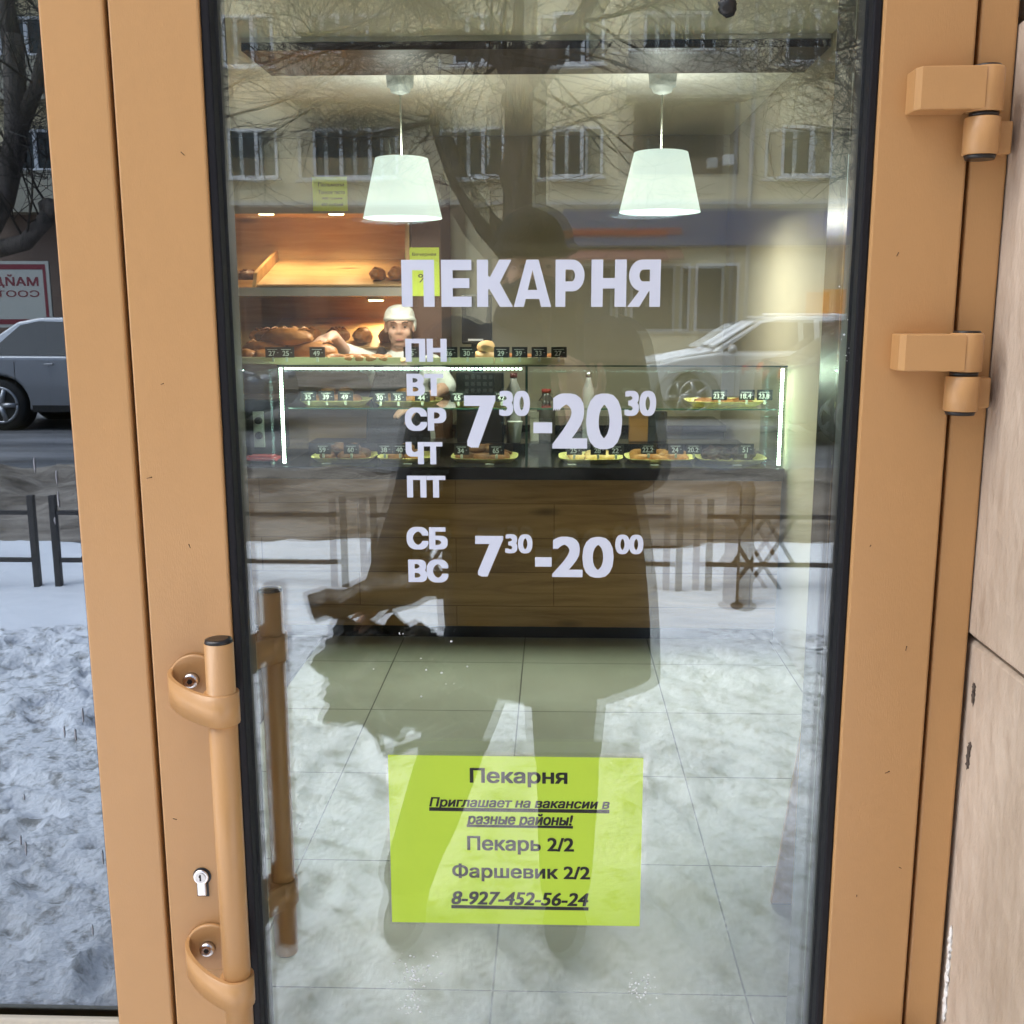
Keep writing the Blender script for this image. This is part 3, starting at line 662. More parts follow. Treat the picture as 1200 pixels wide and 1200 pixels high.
text_px(mb, '8-927-452-56-24', 529, 1045.5, 689.6, 1061, TY, shear=0.2, offset=0.04)
for x0, x1_, yy in ((503, 714, 949), (547, 671.5, 968), (529, 689.6, 1063.2)): rect_px(mb, x0, yy, x1_, yy + 1.2, TY + 0.00005)
obj('printed_text', mb, INK, nt_, True)
# ------------------------------------------------------------------ COUNTER with glass showcase
xcl, xcr = -1.95, wx - 0.02
zc = P(600, 562, yb).z; zk = P(700, 735, yb).z
ct = thing('counter', 'oak fronted shop counter with black plinth and black ledge', 'counter', ((xcl + xcr) / 2, yb, 0))
obj('front_panel', B(xcl, xcr, yb, yb + 0.03, zk, zc - 0.002), OAK, ct, True)
obj('carcass', B(xcl, xcr, yb + 0.032, yb + 0.62, zk, zc - 0.002), pbr('dark_carcass', (0.05, 0.045, 0.04), 0.6), ct, True)
obj('plinth', B(xcl, xcr, yb + 0.035, yb + 0.6, 0.0, zk - 0.002), BLACKST, ct, True)
zl0 = P(600, 548, yb - 0.01).z
obj('ledge', B(xcl, xcr + 0.01, yb - 0.012, yb + 0.66, zc, zl0, 0.003), BLACKST, ct, True)

# showcase
xs0, xs1 = P(327, 490, yb + 0.01).x, P(920, 490, yb + 0.01).x
zt = P(620, 428, yb + 0.01).z; ys0, ys1 = yb + 0.01, yb + 0.58
zb0 = zl0 + 0.001
case = thing('showcase', 'LED lit glass showcase of pastries standing on the counter', 'showcase', ((xs0 + xs1) / 2, ys0, zb0))
xm = P(617, 490, ys0).x; gt = 0.006
obj('front_glass', B(xs0, xm - 0.006, ys0, ys0 + gt, zb0, zt - gt), GLASS_CASE, case, True)
obj('front_glass', B(xm + 0.006, xs1, ys0, ys0 + gt, zb0, zt - gt), GLASS_CASE, case, True)
obj('side_glass', B(xs0, xs0 + gt, ys0 + gt + .001, ys1, zb0, zt - gt), GLASS_CASE, case, True)
obj('side_glass', B(xs1 - gt, xs1, ys0 + gt + .001, ys1, zb0, zt - gt), GLASS_CASE, case, True)
obj('top_glass', B(xs0, xs1, ys0 + 0.001, ys1, zt - gt + .0005, zt), GLASS_CASE, case, True)
obj('glass_edge', MB().box(xs0, xs1, ys0 - 0.0015, ys0 - 0.0002, zt - gt, zt).box(xm - 0.0058, xm + 0.0058, ys0 - 0.001, ys0 + gt, zb0, zt - gt).box(xs1 + .0003, xs1 + .002, ys0, ys1, zt - gt, zt), GLASS_EDGE, case, True)
zs = P(620, 478, ys0 + 0.12).z
obj('shelf', B(xs0 + 0.02, xs1 - 0.02, ys0 + 0.10, ys1 - 0.03, zs - 0.006, zs), GLASS_CASE, case, True)
obj('shelf_edge', B(xs0 + 0.02, xs1 - 0.02, ys0 + 0.0985, ys0 + 0.0998, zs - 0.006, zs), GLASS_EDGE, case, True)
zd = P(620, 545, ys0 + 0.10).z
mb = MB()
for k in range(9): mb.box(xs0 + 0.10, xs1 - 0.10, ys0 + 0.06 + k * 0.055, ys0 + 0.095 + k * 0.055, zd - 0.014, zd, 0.002)
obj('slatted_deck', mb, pbr('pale_slats', (0.60, 0.56, 0.38), 0.5, var=0.08, vscale=20), case, True)
for k in range(6): xq = xs0 + 0.2 + k * (xs1 - xs0 - 0.4) / 5; obj('deck_bearer', B(xq - .02, xq + .02, ys0 + 0.07, ys0 + 0.5, zb0 + 0.001, zd - 0.0145), GREYLAM, case, True)
def led(x0, x1, z0, z1, vert):
    mb = MB(); n = 34 if vert else 60
    for k in range(n):
        if vert: zz = z0 + (z1 - z0) * (k + .5) / n; mb.box(x0, x1, ys0 + 0.008, ys0 + 0.012, zz - (z1 - z0) / n * .28, zz + (z1 - z0) / n * .28)
        else: xx = x0 + (x1 - x0) * (k + .5) / n; mb.box(xx - (x1 - x0) / n * .3, xx + (x1 - x0) / n * .3, ys0 + 0.008, ys0 + 0.012, z0, z1)
    obj('led_strip', mb, LEDM, case, True)
led(xs0 + 0.008, xs0 + 0.022, zb0 + 0.01, zt - 0.012, True)
led(xs1 - 0.026, xs1 - 0.012, zb0 + 0.01, zt - 0.012, True)
led(xs0 + 0.03, xm - 0.02, zt - 0.022, zt - 0.014, False)

for xa_, xb_, en in ((xs0 + .05, xm - .03, 4.2), (xm + .03, xs1 - .05, 3.8)):  # added fill lamps for the trays; no strip runs above the right half
    ld = bpy.data.lights.new('led_fill_light', 'AREA'); ld.shape = 'RECTANGLE'; ld.size = xb_ - xa_; ld.size_y = 0.012; ld.energy = en; ld.color = (0.86, 1.0, 0.80)
    lo = bpy.data.objects.new('led_fill_light', ld); COL.objects.link(lo); lo.parent = case; lo.matrix_parent_inverse = MW(case).inverted(); lo.location = ((xa_ + xb_) / 2, ys0 + 0.02, zt - 0.026); lo.rotation_euler = (R_(-18), 0, 0)
# trays, price cards, pastries ------------------------------------------------
def tray(x0, x1, y0, depth, z, label, grp, flat=False):
    cx, cy = (x0 + x1) / 2, y0 + depth / 2; rx, ry = (x1 - x0) / 2, depth / 2
    t = thing('tray', label, 'tray', (cx, cy, z), 0, grp)
    n = 40; mb = MB()
    def ring(s, zz): return [(rx * s * math.copysign(abs(math.cos(2 * math.pi * k / n)) ** .55, math.cos(2 * math.pi * k / n)), ry * s * math.copysign(abs(math.sin(2 * math.pi * k / n)) ** .55, math.sin(2 * math.pi * k / n)), zz) for k in range(n)]
    h = 0.012 if flat else 0.026
    rs = [ring(.80, .001), ring(.99, h), ring(1.0, h + .003), ring(.965, h + .003), ring(.78, .006)]
    vs = [v for r in rs for v in r]; fs = [tuple(range(n))[::-1], tuple(range(4 * n, 5 * n))]
    for a in range(4):
        for k in range(n): j = (k + 1) % n; fs.append((a * n + k, a * n + j, (a + 1) * n + j, (a + 1) * n + k))
    mb.add(vs, fs, False)
    obj('tray_body', mb, YEL_TRAY, t)
    return t
cards_n = {}
def card(px, pyb, y, txt, where, big=False):
    """black price card, clipped upright; the printed digits are a part"""
    p = P(px, pyb, y); wv, hv = (0.074, 0.050)
    t = thing('price_card', 'black price card printed %s %s' % (txt, where), 'price card', (p.x, y, p.z), 0, 'black price cards')
    obj('card', B(-wv / 2, wv / 2, 0, 0.0015, 0.0, hv), CARD, t)
    mb = MB(); text_in(mb, txt, -0.030, 0.022, 0.008, 0.032, -0.0007, offset=0.03, keep=True)
    mb.add([(-0.026, -0.0007, 0.037), (0.022, -0.0007, 0.037), (0.022, -0.0007, 0.0395), (-0.026, -0.0007, 0.0395)], [(0, 1, 2, 3)])
    mb.add([(0.020, -0.0007, 0.022), (0.027, -0.0007, 0.022), (0.027, -0.0007, 0.024), (0.020, -0.0007, 0.024)], [(0, 1, 2, 3)])
    obj('price_print', mb, CHALK, t)
    obj('clip', MB().box(-0.006, 0.006, -0.003, 0.003, -0.020, 0.002, 0.002), CLIP, t)
def bun_mesh(seed, mat):
    return MB().blob((0, 0, 0.022), (0.048, 0.044, 0.030), 0.18, 1.6, seed, 3, -0.022).mesh('bun', mat)
def croissant_mesh(seed, mat):
    mb = MB(); pts = []; rad = []
    for k in range(25):
        a = R_(-110 + 220 * k / 24); pts.append((0.055 * math.cos(a) - 0.02, 0.06 * math.sin(a), 0.024))
        s = math.sin(math.pi * (k + .6) / 25.2); rad.append(0.004 + 0.026 * s * (0.86 + 0.14 * abs(math.sin(k * 1.15))))
    mb.tube(pts, rad, 12); return mb.mesh('croissant', mat)
def loaf_mesh(seed, mat):
    mb = MB().blob((0, 0, 0.04), (0.13, 0.06, 0.048), 0.10, 1.8, seed, 4, -0.04)
    for k in range(4): mb.tube([(-0.085 + k * .05, -0.03, 0.076), (-0.065 + k * .05, 0.0, 0.089), (-0.045 + k * .05, 0.03, 0.076)], [0.003, .008, .003], 8)
    return mb.mesh('loaf', mat)
def pie_mesh(seed, mat):
    mb = MB().lathe([(0.055, 0.0), (0.062, 0.012), (0.060, 0.024), (0.05, 0.026), (0.03, 0.032), (0.0008, 0.034)], n=28); return mb.mesh('pie', mat)
PM = {'bun': [bun_mesh(k, m) for k, m in enumerate((CRUST, CRUST, CRUSTD, CRUSTP))], 'croissant': [croissant_mesh(1, CRUST), croissant_mesh(2, CRUSTD)],
      'loaf': [loaf_mesh(4, CRUST), loaf_mesh(6, CRUSTD)], 'pie': [pie_mesh(1, CRUSTP), pie_mesh(2, CRUST)], 'cake': [MB().blob((0, 0, .035), (0.085, 0.07, 0.05), 0.35, 2.6, 12, 4, -.035).mesh('cake', CHOC)]}
rp = random.Random(21)
def pastry(kind, x, y, z, label, grp, var=0, rz=None, s=1.0):
    o = obj(kind, PM[kind][var], None) if False else bpy.data.objects.new(kind, PM[kind][var]); 
    if o.name not in COL.objects: COL.objects.link(o)
    o.location = (x, y, z); o.rotation_euler = (0, 0, rp.uniform(0, 6.28) if rz is None else rz); o.scale = (s, s, s * rp.uniform(.92, 1.08))
    return tag(o, label, kind, grp)
def fill(x0, x1, y0, depth, z, kind, label, grp, var, nx, ny, s=1.0, stack=0):
    for j in range(ny):
        for i in range(nx):
            pastry(kind, x0 + (x1 - x0) * (i + .5) / nx + rp.uniform(-.008, .008), y0 + depth * (j + .5) / ny, z, label, grp, var, None, s)
    for i in range(stack):
        pastry(kind, x0 + (x1 - x0) * (i + 1) / (stack + 1), y0 + depth * .55, z + 0.042 * s, label, grp, var, None, s)
ysh = ys0 + 0.13
def row(z, y0, dep, items, where):
    for px0, px1, kind, var, nx, ny, st, lab in items:
        a, b = P(px0, 480, y0).x, P(px1, 480, y0).x
        tray(a, b, y0, dep, z + 0.001, 'straw coloured oval tray holding %s %s' % (lab, where), 'oval trays in the showcase')
        fill(a + .05, b - .05, y0 + 0.05, dep - 0.08, z + 0.007, kind, lab + ' lying ' + where, lab, var, nx, ny, 0.85, st)
row(zs, ysh, 0.27, [(347, 430, 'bun', 0, 3, 2, 2, 'golden buns'), (433, 515, 'croissant', 0, 3, 2, 1, 'ridged croissants'), (527, 596, 'pie', 0, 2, 2, 0, 'pale round pies'), (806, 900, 'pie', 1, 3, 2, 0, 'brown round pies')], 'on the glass shelf of the showcase')
row(zd, ys0 + 0.085, 0.30, [(357, 435, 'bun', 2, 3, 2, 2, 'dark glazed buns'), (437, 503, 'bun', 0, 2, 2, 1, 'shiny brown buns'), (525, 606, 'croissant', 1, 3, 2, 2, 'dark croissants'), (655, 733, 'bun', 3, 3, 2, 0, 'pale dough buns'), (735, 819, 'croissant', 0, 3, 2, 0, 'light croissants'), (821, 906, 'cake', 0, 2, 1, 0, 'chocolate glazed cakes')], 'on the slatted deck of the showcase')
for px, pyb, tx in ((362, 470, '35'), (383, 470, '39'), (405, 470, '49'), (446, 471, '30'), (467, 471, '35'), (495, 471, '44'), (537, 471, '65'), (588, 471, '42'), (843, 469, '23.2'), (875, 469, '18.4'), (896, 469, '23.8')):
    card(px, pyb, ysh + 0.006, tx, 'on the middle shelf, standing at %d from the left' % (1 + [362, 383, 405, 446, 467, 495, 537, 588, 843, 875, 896].index(px)))
for px, pyb, tx in ((379, 532, '59'), (412, 532, '60'), (451, 532, '38'), (469, 532, '40'), (541, 533, '34'), (582, 533, '65'), (673, 533, '25'), (701, 533, '28'), (722, 533, '22'), (760, 532, '22.2'), (792, 532, '24'), (813, 532, '20.2'), (874, 532, '51')):
    card(px, pyb, ys0 + 0.088, tx, 'on the lower deck in front of its tray')
# goods on top of the showcase
ztop_c = zt + 0.001
ybt = ys0 + 0.09
def board(px0, px1, label):
    a, b = P(px0, 425, ybt).x, P(px1, 425, ybt).x
    t = thing('bread_board', label, 'tray', ((a + b) / 2, ybt, ztop_c), 0, 'low wooden trays on the showcase')
    obj('tray_base', B(-(b - a) / 2, (b - a) / 2, 0, 0.36, 0.0, 0.012, 0.002), PALEWOOD, t)
    obj('tray_lip', MB().box(-(b - a) / 2, (b - a) / 2, -0.012, -0.0005, 0.0, 0.032, 0.002), pbr('pale_edge', (0.60, 0.52, 0.30), 0.5), t)
    return a, b
a, b = board(250, 470, 'long low wooden tray heaped with bread on the left of the showcase top')
for k in range(5): pastry('loaf', P(300 + k * 14, 410, ybt).x, ybt + 0.16 + .07 * (k % 2), ztop_c + 0.013 + (0.07 if k in (1, 2) else 0), 'brown loaf in the heap on the long tray', 'loaves heaped on the showcase', k % 2, rp.uniform(-.5, .5))
for k in range(7): pastry('bun', P(268 + k * 9, 412, ybt).x, ybt + 0.06 + .06 * (k % 2), ztop_c + 0.013, 'small dark bun at the left end of the long tray', 'small buns on the long tray', 2 if k % 2 else 0)
for k in range(9): pastry('croissant', P(392 + k * 7, 415, ybt).x, ybt + 0.03 + .05 * (k % 2), ztop_c + 0.008, 'flaky croissant near the baker hand on the long tray', 'croissants under the baker hand', 0, None, 0.7)
a, b = board(477, 579, 'low wooden tray with a pale cheese bun in the middle of the showcase top')
pastry('bun', P(567, 412, ybt).x, ybt + 0.05, ztop_c + 0.013, 'pale yellow bun behind the card reading 30', 'pale buns on the middle tray', 3, 0.4, 1.1)
pastry('bun', P(569, 406, ybt).x, ybt + 0.05, ztop_c + 0.055, 'pale yellow bun stacked on another bun', 'pale buns on the middle tray', 3, 1.4, 1.0)
a, b = board(580, 662, 'short low wooden tray at the right end of the showcase top')
for k in range(3): pastry('pie', P(595 + k * 25, 415, ybt).x, ybt + 0.10, ztop_c + 0.013, 'flat pie on the short right tray', 'pies on the right tray', 1)
for px, tx in ((320, '27'), (336, '25'), (372, '49'), (482, '45'), (527, '26'), (548, '30'), (588, '29'), (609, '39'), (632, '33'), (655, '27')):
    card(px, 419, ybt - 0.016, tx, 'on top of the showcase, %s' % {320: 'leftmost of the row', 336: 'second from the left', 372: 'under the baker hand', 482: 'before the baker', 527: 'left of the pale bun', 548: 'at the pale bun', 588: 'right of the pale bun', 609: 'on the short tray', 632: 'near the right end', 655: 'rightmost of the row'}[px])

# ------------------------------------------------------------------ back of the shop
yr = 5.05                                    # bread rack front
def rx_(px, py=340): return P(px, py, yr).x
z_s1 = P(400, 338, yr).z; z_s1b = P(400, 347, yr).z; z_top = P(400, 250, yr).z; z_s2 = P(400, 412, yr).z
xr0, xr1 = -3.0, rx_(476)
rk = thing('bread_rack', 'wooden bread rack with grey shelf edges behind the baker', 'rack', ((xr0 + xr1) / 2, yr, 0))
obj('back_panel', B(xr0, xr1, yr + 0.56, yr + 0.58, 0.1, z_top + 0.30), PALEWOOD, rk, True)
obj('valance', B(xr0, xr1, yr, yr + 0.02, z_top, z_top + 0.30), GREYLAM, rk, True)
obj('top_board', B(xr0, xr1, yr + 0.021, yr + 0.559, z_top + 0.02, z_top + 0.045), PALEWOOD, rk, True)
obj('side_panel', B(xr1 + 0.0005, xr1 + 0.022, yr - 0.002, yr + 0.58, 0.0, z_top + 0.30), PALEZ, rk, True)
obj('divider', MB().prism([(yr + 0.01, z_s1 + 0.003), (yr + 0.06, z_s1 + 0.09), (yr + 0.55, z_s1 + 0.24), (yr + 0.55, z_s1 + 0.003)], rx_(297) - 0.011, rx_(297) + 0.011, 'x'), PALEZ, rk, True)
for zz, zz1 in ((z_s1b, z_s1), (z_s2 - 0.035, z_s2)):
    sh = obj('shelf', B(xr0, xr1, yr + 0.012, yr + 0.558, zz, zz1), PALEWOOD, rk, True)
    obj('shelf_edge', B(xr0, xr1, yr - 0.003, yr + 0.011, zz, zz1 + 0.006), GREYLAM, sh, True)
    sl_ = MB(); 
    b_ = MB().box(rx_(300), xr1 - 0.02, 0, 0.56, 0, 0.012).bm
    mt = Matrix.Translation((0, yr + 0.03, zz1 + 0.012)) @ Matrix.Rotation(R_(17), 4, 'X')
    b_.transform(mt); sl_.bm.free(); sl_.bm = b_
    obj('sloping_board', sl_, PALEWOOD, sh, True)
for px in (440, 462): pastry('loaf', rx_(px), yr + 0.09, z_s1 + 0.05, 'round brown loaf at the right end of the upper rack shelf', 'loaves on the upper rack shelf', 0, 1.5, 0.75)
for px in (272, 287): pastry('loaf', rx_(px), yr + 0.08, z_s1 + 0.05, 'dark crusted loaf at the left end of the upper rack shelf', 'dark loaves on the upper shelf', 1, 1.3, 0.65)
for k in range(6): pastry('loaf', rx_(300 + 30 * k), yr + 0.09, z_s2 + 0.05, 'brown loaf on the lower rack shelf behind the baker', 'loaves on the lower rack shelf', k % 2, 1.3 + .2 * (k % 3), 0.9)
# warm spots under the top of the rack
WARM = emis('warm_lamp_face', (1.0, 0.70, 0.32), 7.0)
for k, (px, lab_) in enumerate(((312, 'under the rack top, left one'), (394, 'under the rack top, right one below the lime price sheet'), (437, 'under the upper shelf just above the baker cap'))):
    p = P(px, 251, yr + 0.10)
    if k == 2: p = Vector((p.x, yr + 0.13, z_s1b - 0.024))
    t = thing('spot_light', 'warm round spot light ' + lab_, 'spot light', (p.x, p.y, p.z), 0, 'warm spot lights of the bread rack')
    obj('lamp_ring', MB().lathe([(0.05, 0.004), (0.05, 0.02), (0.045, (z_top + 0.019 if k < 2 else z_s1b - .001) - p.z)], n=28), pbr('white_metal', (0.75, 0.74, 0.7), 0.4), t)
    obj('lamp_face', MB().lathe([(0.042, -0.004), (0.044, 0.0035)], n=28), WARM, t)
    ld = bpy.data.lights.new('spot_bulb', 'SPOT'); ld.energy = 5.5; ld.color = (1.0, 0.70, 0.40); ld.spot_size = R_(140); ld.spot_blend = 0.8; ld.shadow_soft_size = 0.03
    lo = bpy.data.objects.new('spot_bulb', ld); COL.objects.link(lo); lo.parent = t; lo.location = (0, 0.16, -0.03)
# brown upright panel, lime sheets
xpl, xpr = P(478, 330, yr + 0.02).x + 0.024, P(517, 330, yr + 0.02).x
t = thing('upright_panel', 'dark brown upright panel at the right end of the bread rack', 'panel', ((xpl + xpr) / 2, yr + 0.02, 0))
obj('panel', B(xpl, xpr, yr + 0.02, yr + 0.6, 0, P(500, 205, yr).z), BROWNP, t, True)
def sheet(px0, py0, px1, py1, y, lines, label):
    a, b = P(px0, py1, y), P(px1, py0, y)
    t = thing('price_sheet', label, 'notice', ((a.x + b.x) / 2, y, a.z), 0)
    obj('paper', B(a.x, b.x, y, y + 0.001, a.z, b.z), pbr('lime_sheet', (0.66, 0.84, 0.10), 0.7), t, True)
    mb = MB()
    for tx, q in lines: text_px(mb, tx, *q, y - 0.0008, offset=0.015)
    obj('printed_text', mb, INK, t, True)
sheet(367, 207, 406.5, 247.5, yr - 0.003, [('Пельмени', (373, 214, 403, 218.5)), ('Тонкое тесто', (373, 223, 404, 227.5)), ('400 грамм', (377.5, 231, 401, 234.5)), ('600 рублей', (377, 238, 402, 242))], 'small lime yellow sheet with four printed lines above the right spot light')
sheet(476, 290, 514.5, 347, yr + 0.010, [('Вечерняя', (483, 296, 511, 301)), ('%', (490, 321, 502, 331))], 'tall lime yellow sheet on the brown panel behind the first letter of the shop name')
# back worktop with dark front and equipment
t = thing('back_worktop', 'dark worktop along the back wall right of the bread rack', 'worktop', (0.3, 5.4, 0))
obj('worktop', B(xpr + 0.02, 1.05, 5.42, 5.99, 0.86, 0.90), BLACKST, t, True)
obj('cabinet_door', B(xpr + 0.03, 1.04, 5.45, 5.98, 0.0, 0.858), pbr('dark_grey_front', (0.06, 0.06, 0.055), 0.5), t, True)
# cash register terminal on the showcase back
yp = ys1 + 0.12
a, b = P(541, 400, yp), P(576, 345, yp)
t = thing('register_screen', 'tall black register screen standing behind the showcase', 'register', ((a.x + b.x) / 2, yp, 0.9))
obj('screen_housing', MB().box(a.x, b.x, yp, yp + 0.06, a.z - 0.015, b.z, 0.008), BLACK_PL, t, True)
obj('stand', MB().box((a.x + b.x) / 2 - 0.03, (a.x + b.x) / 2 + 0.03, yp + 0.02, yp + 0.06, 0.90, a.z - 0.0155), BLACK_PL, t, True)
obj('maker_label', B(a.x + 0.035, b.x - 0.045, yp - 0.001, yp - 0.0002, a.z + 0.003, a.z + 0.013), pbr('grey_label', (0.4, 0.4, 0.42), 0.4), t, True)
t = thing('cash_register', 'black cash register with a square key pad behind the showcase glass', 'register', (P(560, 460, yp).x, ys1 + 0.02, 0.9))
a, b = P(535, 500, ys1 + 0.03), P(590, 437, ys1 + 0.03)
obj('register_body', MB().box(a.x, b.x, ys1 + 0.03, ys1 + 0.11, 0.90, b.z, 0.006), BLACK_PL, t, True)
kb = MB()
for i in range(5):
    for j in range(3):
        p = P(547 + i * 7, 442 + j * 8, ys1 + 0.028); kb.box(p.x - .009, p.x + .009, ys1 + 0.027, ys1 + 0.0298, p.z - .010, p.z + .010, 0.001)
obj('key_pad', kb, pbr('dark_keys', (0.05, 0.05, 0.055), 0.35), t, True)
t = thing('work_table', 'low dark work table standing behind the showcase', 'table', (-0.1, ys1 + 0.2, 0))
obj('table_top', B(xs0, 1.0, ys1 + 0.012, ys1 + 0.22, 0.86, 0.898), BLACKST, t, True)
obj('table_base', B(xs0 + 0.02, 0.98, ys1 + 0.05, ys1 + 0.2, 0.0, 0.859), pbr('dark_carcass', (0.05, 0.045, 0.04), 0.6), t, True)
# small goods behind the right half of the showcase
yw = ys1 + 0.12
def bottle(px, py0, py1, mat, capm, label, r=0.03):
    a, b = P(px, py1, yw), P(px, py0, yw); h = b.z - 0.899
    t = thing('bottle', label, 'bottle', (a.x, yw, 0.899))
    obj('bottle_body', MB().lathe([(r * .95, 0), (r, .01), (r, h * .74), (r * .45, h * .88), (r * .42, h * .93)], n=24), mat, t)
    obj('cap', MB().lathe([(r * .5, h * .931), (r * .5, h)], n=20), capm, t)
bottle(602, 437, 490, pbr('grey_bottle', (0.30, 0.29, 0.28), 0.3), pbr('maroon_cap', (0.10, 0.015, 0.015), 0.4), 'grey bottle with maroon cap behind the showcase', 0.04)
bottle(689, 436, 490, pbr('clear_grey_bottle', (0.35, 0.35, 0.34), 0.2), STEEL, 'slim pale bottle behind the showcase')
bottle(640, 456, 490, pbr('smoky_jar', (0.06, 0.05, 0.045), 0.25), pbr('red_cap', (0.25, 0.015, 0.012), 0.5), 'squat dark jar with a red lid behind the showcase', 0.05)
p = P(604, 497, yw); t = thing('paper_cup', 'white paper cup behind the middle post of the showcase', 'cup', (p.x, yw - .06, 0.899))
obj('cup', MB().lathe([(0.028, 0), (0.040, 0.11), (0.042, 0.112)], n=24), CHALK, t)
for k, (px, m_, lb) in enumerate(((632, (0.45, 0.40, 0.34), 'pale carton behind the hyphen of the opening hours'), (748, (0.35, 0.16, 0.05), 'brown carton behind the right tray of croissants'), (770, (0.03, 0.03, 0.035), 'black box beside the brown carton'))):
    p = P(px, 500, yw); t = thing('carton', lb, 'carton', (p.x, yw, 0.899))
    obj('carton_body', B(-0.05, 0.05, -0.03, 0.03, 0, 0.16, 0.003), pbr('carton_%d' % k, m_, 0.6), t)
    obj('flap', B(-0.05, 0.05, -0.0315, -0.0305, 0.125, 0.161), pbr('flap_%d' % k, tuple(c * .7 for c in m_), 0.6), t)
# kitchen machine and red scale left of the showcase
xk0, xk1 = -1.92, xs0 - 0.09
zk0 = zl0 + 0.001
t = thing('coffee_machine', 'dark grey coffee machine with two knobs left of the showcase', 'coffee machine', ((xk0 + xk1) / 2, yb + 0.3, zk0))
obj('machine_body', MB().box(xk0, xk1, yb + 0.24, yb + 0.56, zk0 + 0.02, zk0 + 0.30, 0.01), pbr('dark_machine_metal', (0.05, 0.05, 0.055), 0.35, 0.4), t, True)
pz = zk0 + 0.12
obj('control_panel', MB().box(xk1 - 0.10, xk1 - 0.045, yb + 0.232, yb + 0.2395, pz - .06, pz + .12, 0.002), pbr('grey_panel', (0.35, 0.35, 0.34), 0.4), t, True)
for q in (0.0, 0.075): obj('knob', MB().lathe([(0.02, 0), (0.017, -0.014), (0.012, -0.016)], (xk1 - 0.072, yb + 0.2318, pz + q), 20, 'y'), BLACK_PL, t, True)
obj('grip', MB().box(xk1 - 0.20, xk1 - 0.18, yb + 0.215, yb + 0.2395, pz - .05, pz + .12, 0.004), STEEL, t, True)
obj('feet', MB().box(xk0 + .03, xk0 + .07, yb + .3, yb + .34, zk0, zk0 + .0199).box(xk1 - .07, xk1 - .03, yb + .3, yb + .34, zk0, zk0 + .0199), BLACK_PL, t, True)
p = P(306, 546, yb + 0.06)
t = thing('tip_tray', 'small red coin tray on feet at the left end of the counter', 'coin tray', (p.x, yb + 0.08, zk0))
obj('dish', MB().box(-0.085, 0.085, -0.055, 0.055, 0.018, 0.034, 0.006).box(-0.055, 0.06, -0.04, 0.04, 0.0341, 0.042, 0.003), pbr('red_plastic', (0.42, 0.05, 0.05), 0.35), t)
for sx in (-1, 1): obj('foot', MB().lathe([(0.009, 0), (0.009, 0.0179)], (sx * .06, -.03, 0), 14), CHALK, t)

# pendant lamps
def shade_mat():
    m = bpy.data.materials.new('frosted_lamp_shade'); m.use_nodes = True; n, l = nodes_of(m); b = n['Principled BSDF']
    b.inputs['Base Color'].default_value = (0.70, 0.80, 0.74, 1); b.inputs['Roughness'].default_value = 0.6
    b.inputs['Emission Color'].default_value = (0.84, 1.0, 0.92, 1); b.inputs['Emission Strength'].default_value = 0.46
    return m
SHADE = shade_mat(); LAMPIN = emis('lamp_diffuser', (0.74, 1.0, 0.88), 1.6)
yl = yb + 0.24
for k, (pxc, pyt, pyb_, pw, prose) in enumerate(((472, 186, 256, 92, 86), (773, 179, 249, 95, 78))):
    c0, c1 = P(pxc, pyb_, yl), P(pxc, pyt, yl); rb = (P(pxc + pw / 2, pyb_, yl).x - P(pxc - pw / 2, pyb_, yl).x) / 2; rt_ = rb * 0.66
    zr = za if True else 0
    zc_ = P(pxc, 108, yl).z
    t = thing('pendant_lamp', ('left' if k == 0 else 'right') + ' white cone pendant lamp, lit, hanging over the counter', 'lamp', (c0.x, yl, c0.z), 0, 'pendant lamps over the counter')
    h = c1.z - c0.z
    obj('lamp_shade', MB().lathe([(rb, 0), (rt_, h), (rt_ - 0.006, h + 0.002)], n=48, cap=False), SHADE, t)
    obj('diffuser', MB().lathe([(rb - 0.004, 0.010), (rb - 0.0045, 0.012)], n=48), LAMPIN, t)
    obj('shade_cap', MB().lathe([(rt_ - 0.006, h + 0.0021), (0.01, h + 0.012)], n=32), SHADE, t)
    obj('cord', MB().tube([(0, 0, h + 0.010), (0, 0, zc_ - c0.z - 0.001)], 0.004, 8), CLIP, t)
    zt_ = ZC
    obj('ceiling_rose', MB().lathe([(0.012, zc_ - c0.z - .012), (0.045, zc_ - c0.z), (0.05, zc_ - c0.z + .02), (0.062, zc_ - c0.z + .022), (0.066, min(P(pxc, prose, yl).z, ZC - .004) - c0.z)], n=28), pbr('white_rose', (0.40, 0.43, 0.41), 0.5), t)
    obj('stem', MB().lathe([(0.02, min(P(pxc, prose, yl).z, ZC - .004) - c0.z + .0005), (0.02, zt_ - c0.z - .001)], n=16), pbr('white_rose', (0.40, 0.43, 0.41), 0.5), t)
    ld = bpy.data.lights.new('lamp_bulb', 'AREA'); ld.shape = 'DISK'; ld.size = rb * 1.7; ld.energy = 11; ld.color = (1.0, 0.98, 0.88)
    lo = bpy.data.objects.new('lamp_bulb', ld); COL.objects.link(lo); lo.parent = t; lo.location = (0, 0, -0.004)
    lu = bpy.data.lights.new('added_uplight', 'AREA'); lu.shape = 'DISK'; lu.size = rt_ * 1.4; lu.energy = 0.8; lu.color = (0.98, 1.0, 0.90)  # added lamp above the closed cap, lifts the ceiling
    lo = bpy.data.objects.new('added_uplight', lu); COL.objects.link(lo); lo.parent = t; lo.location = (0, 0, h + 0.016); lo.rotation_euler = (math.pi, 0, 0)

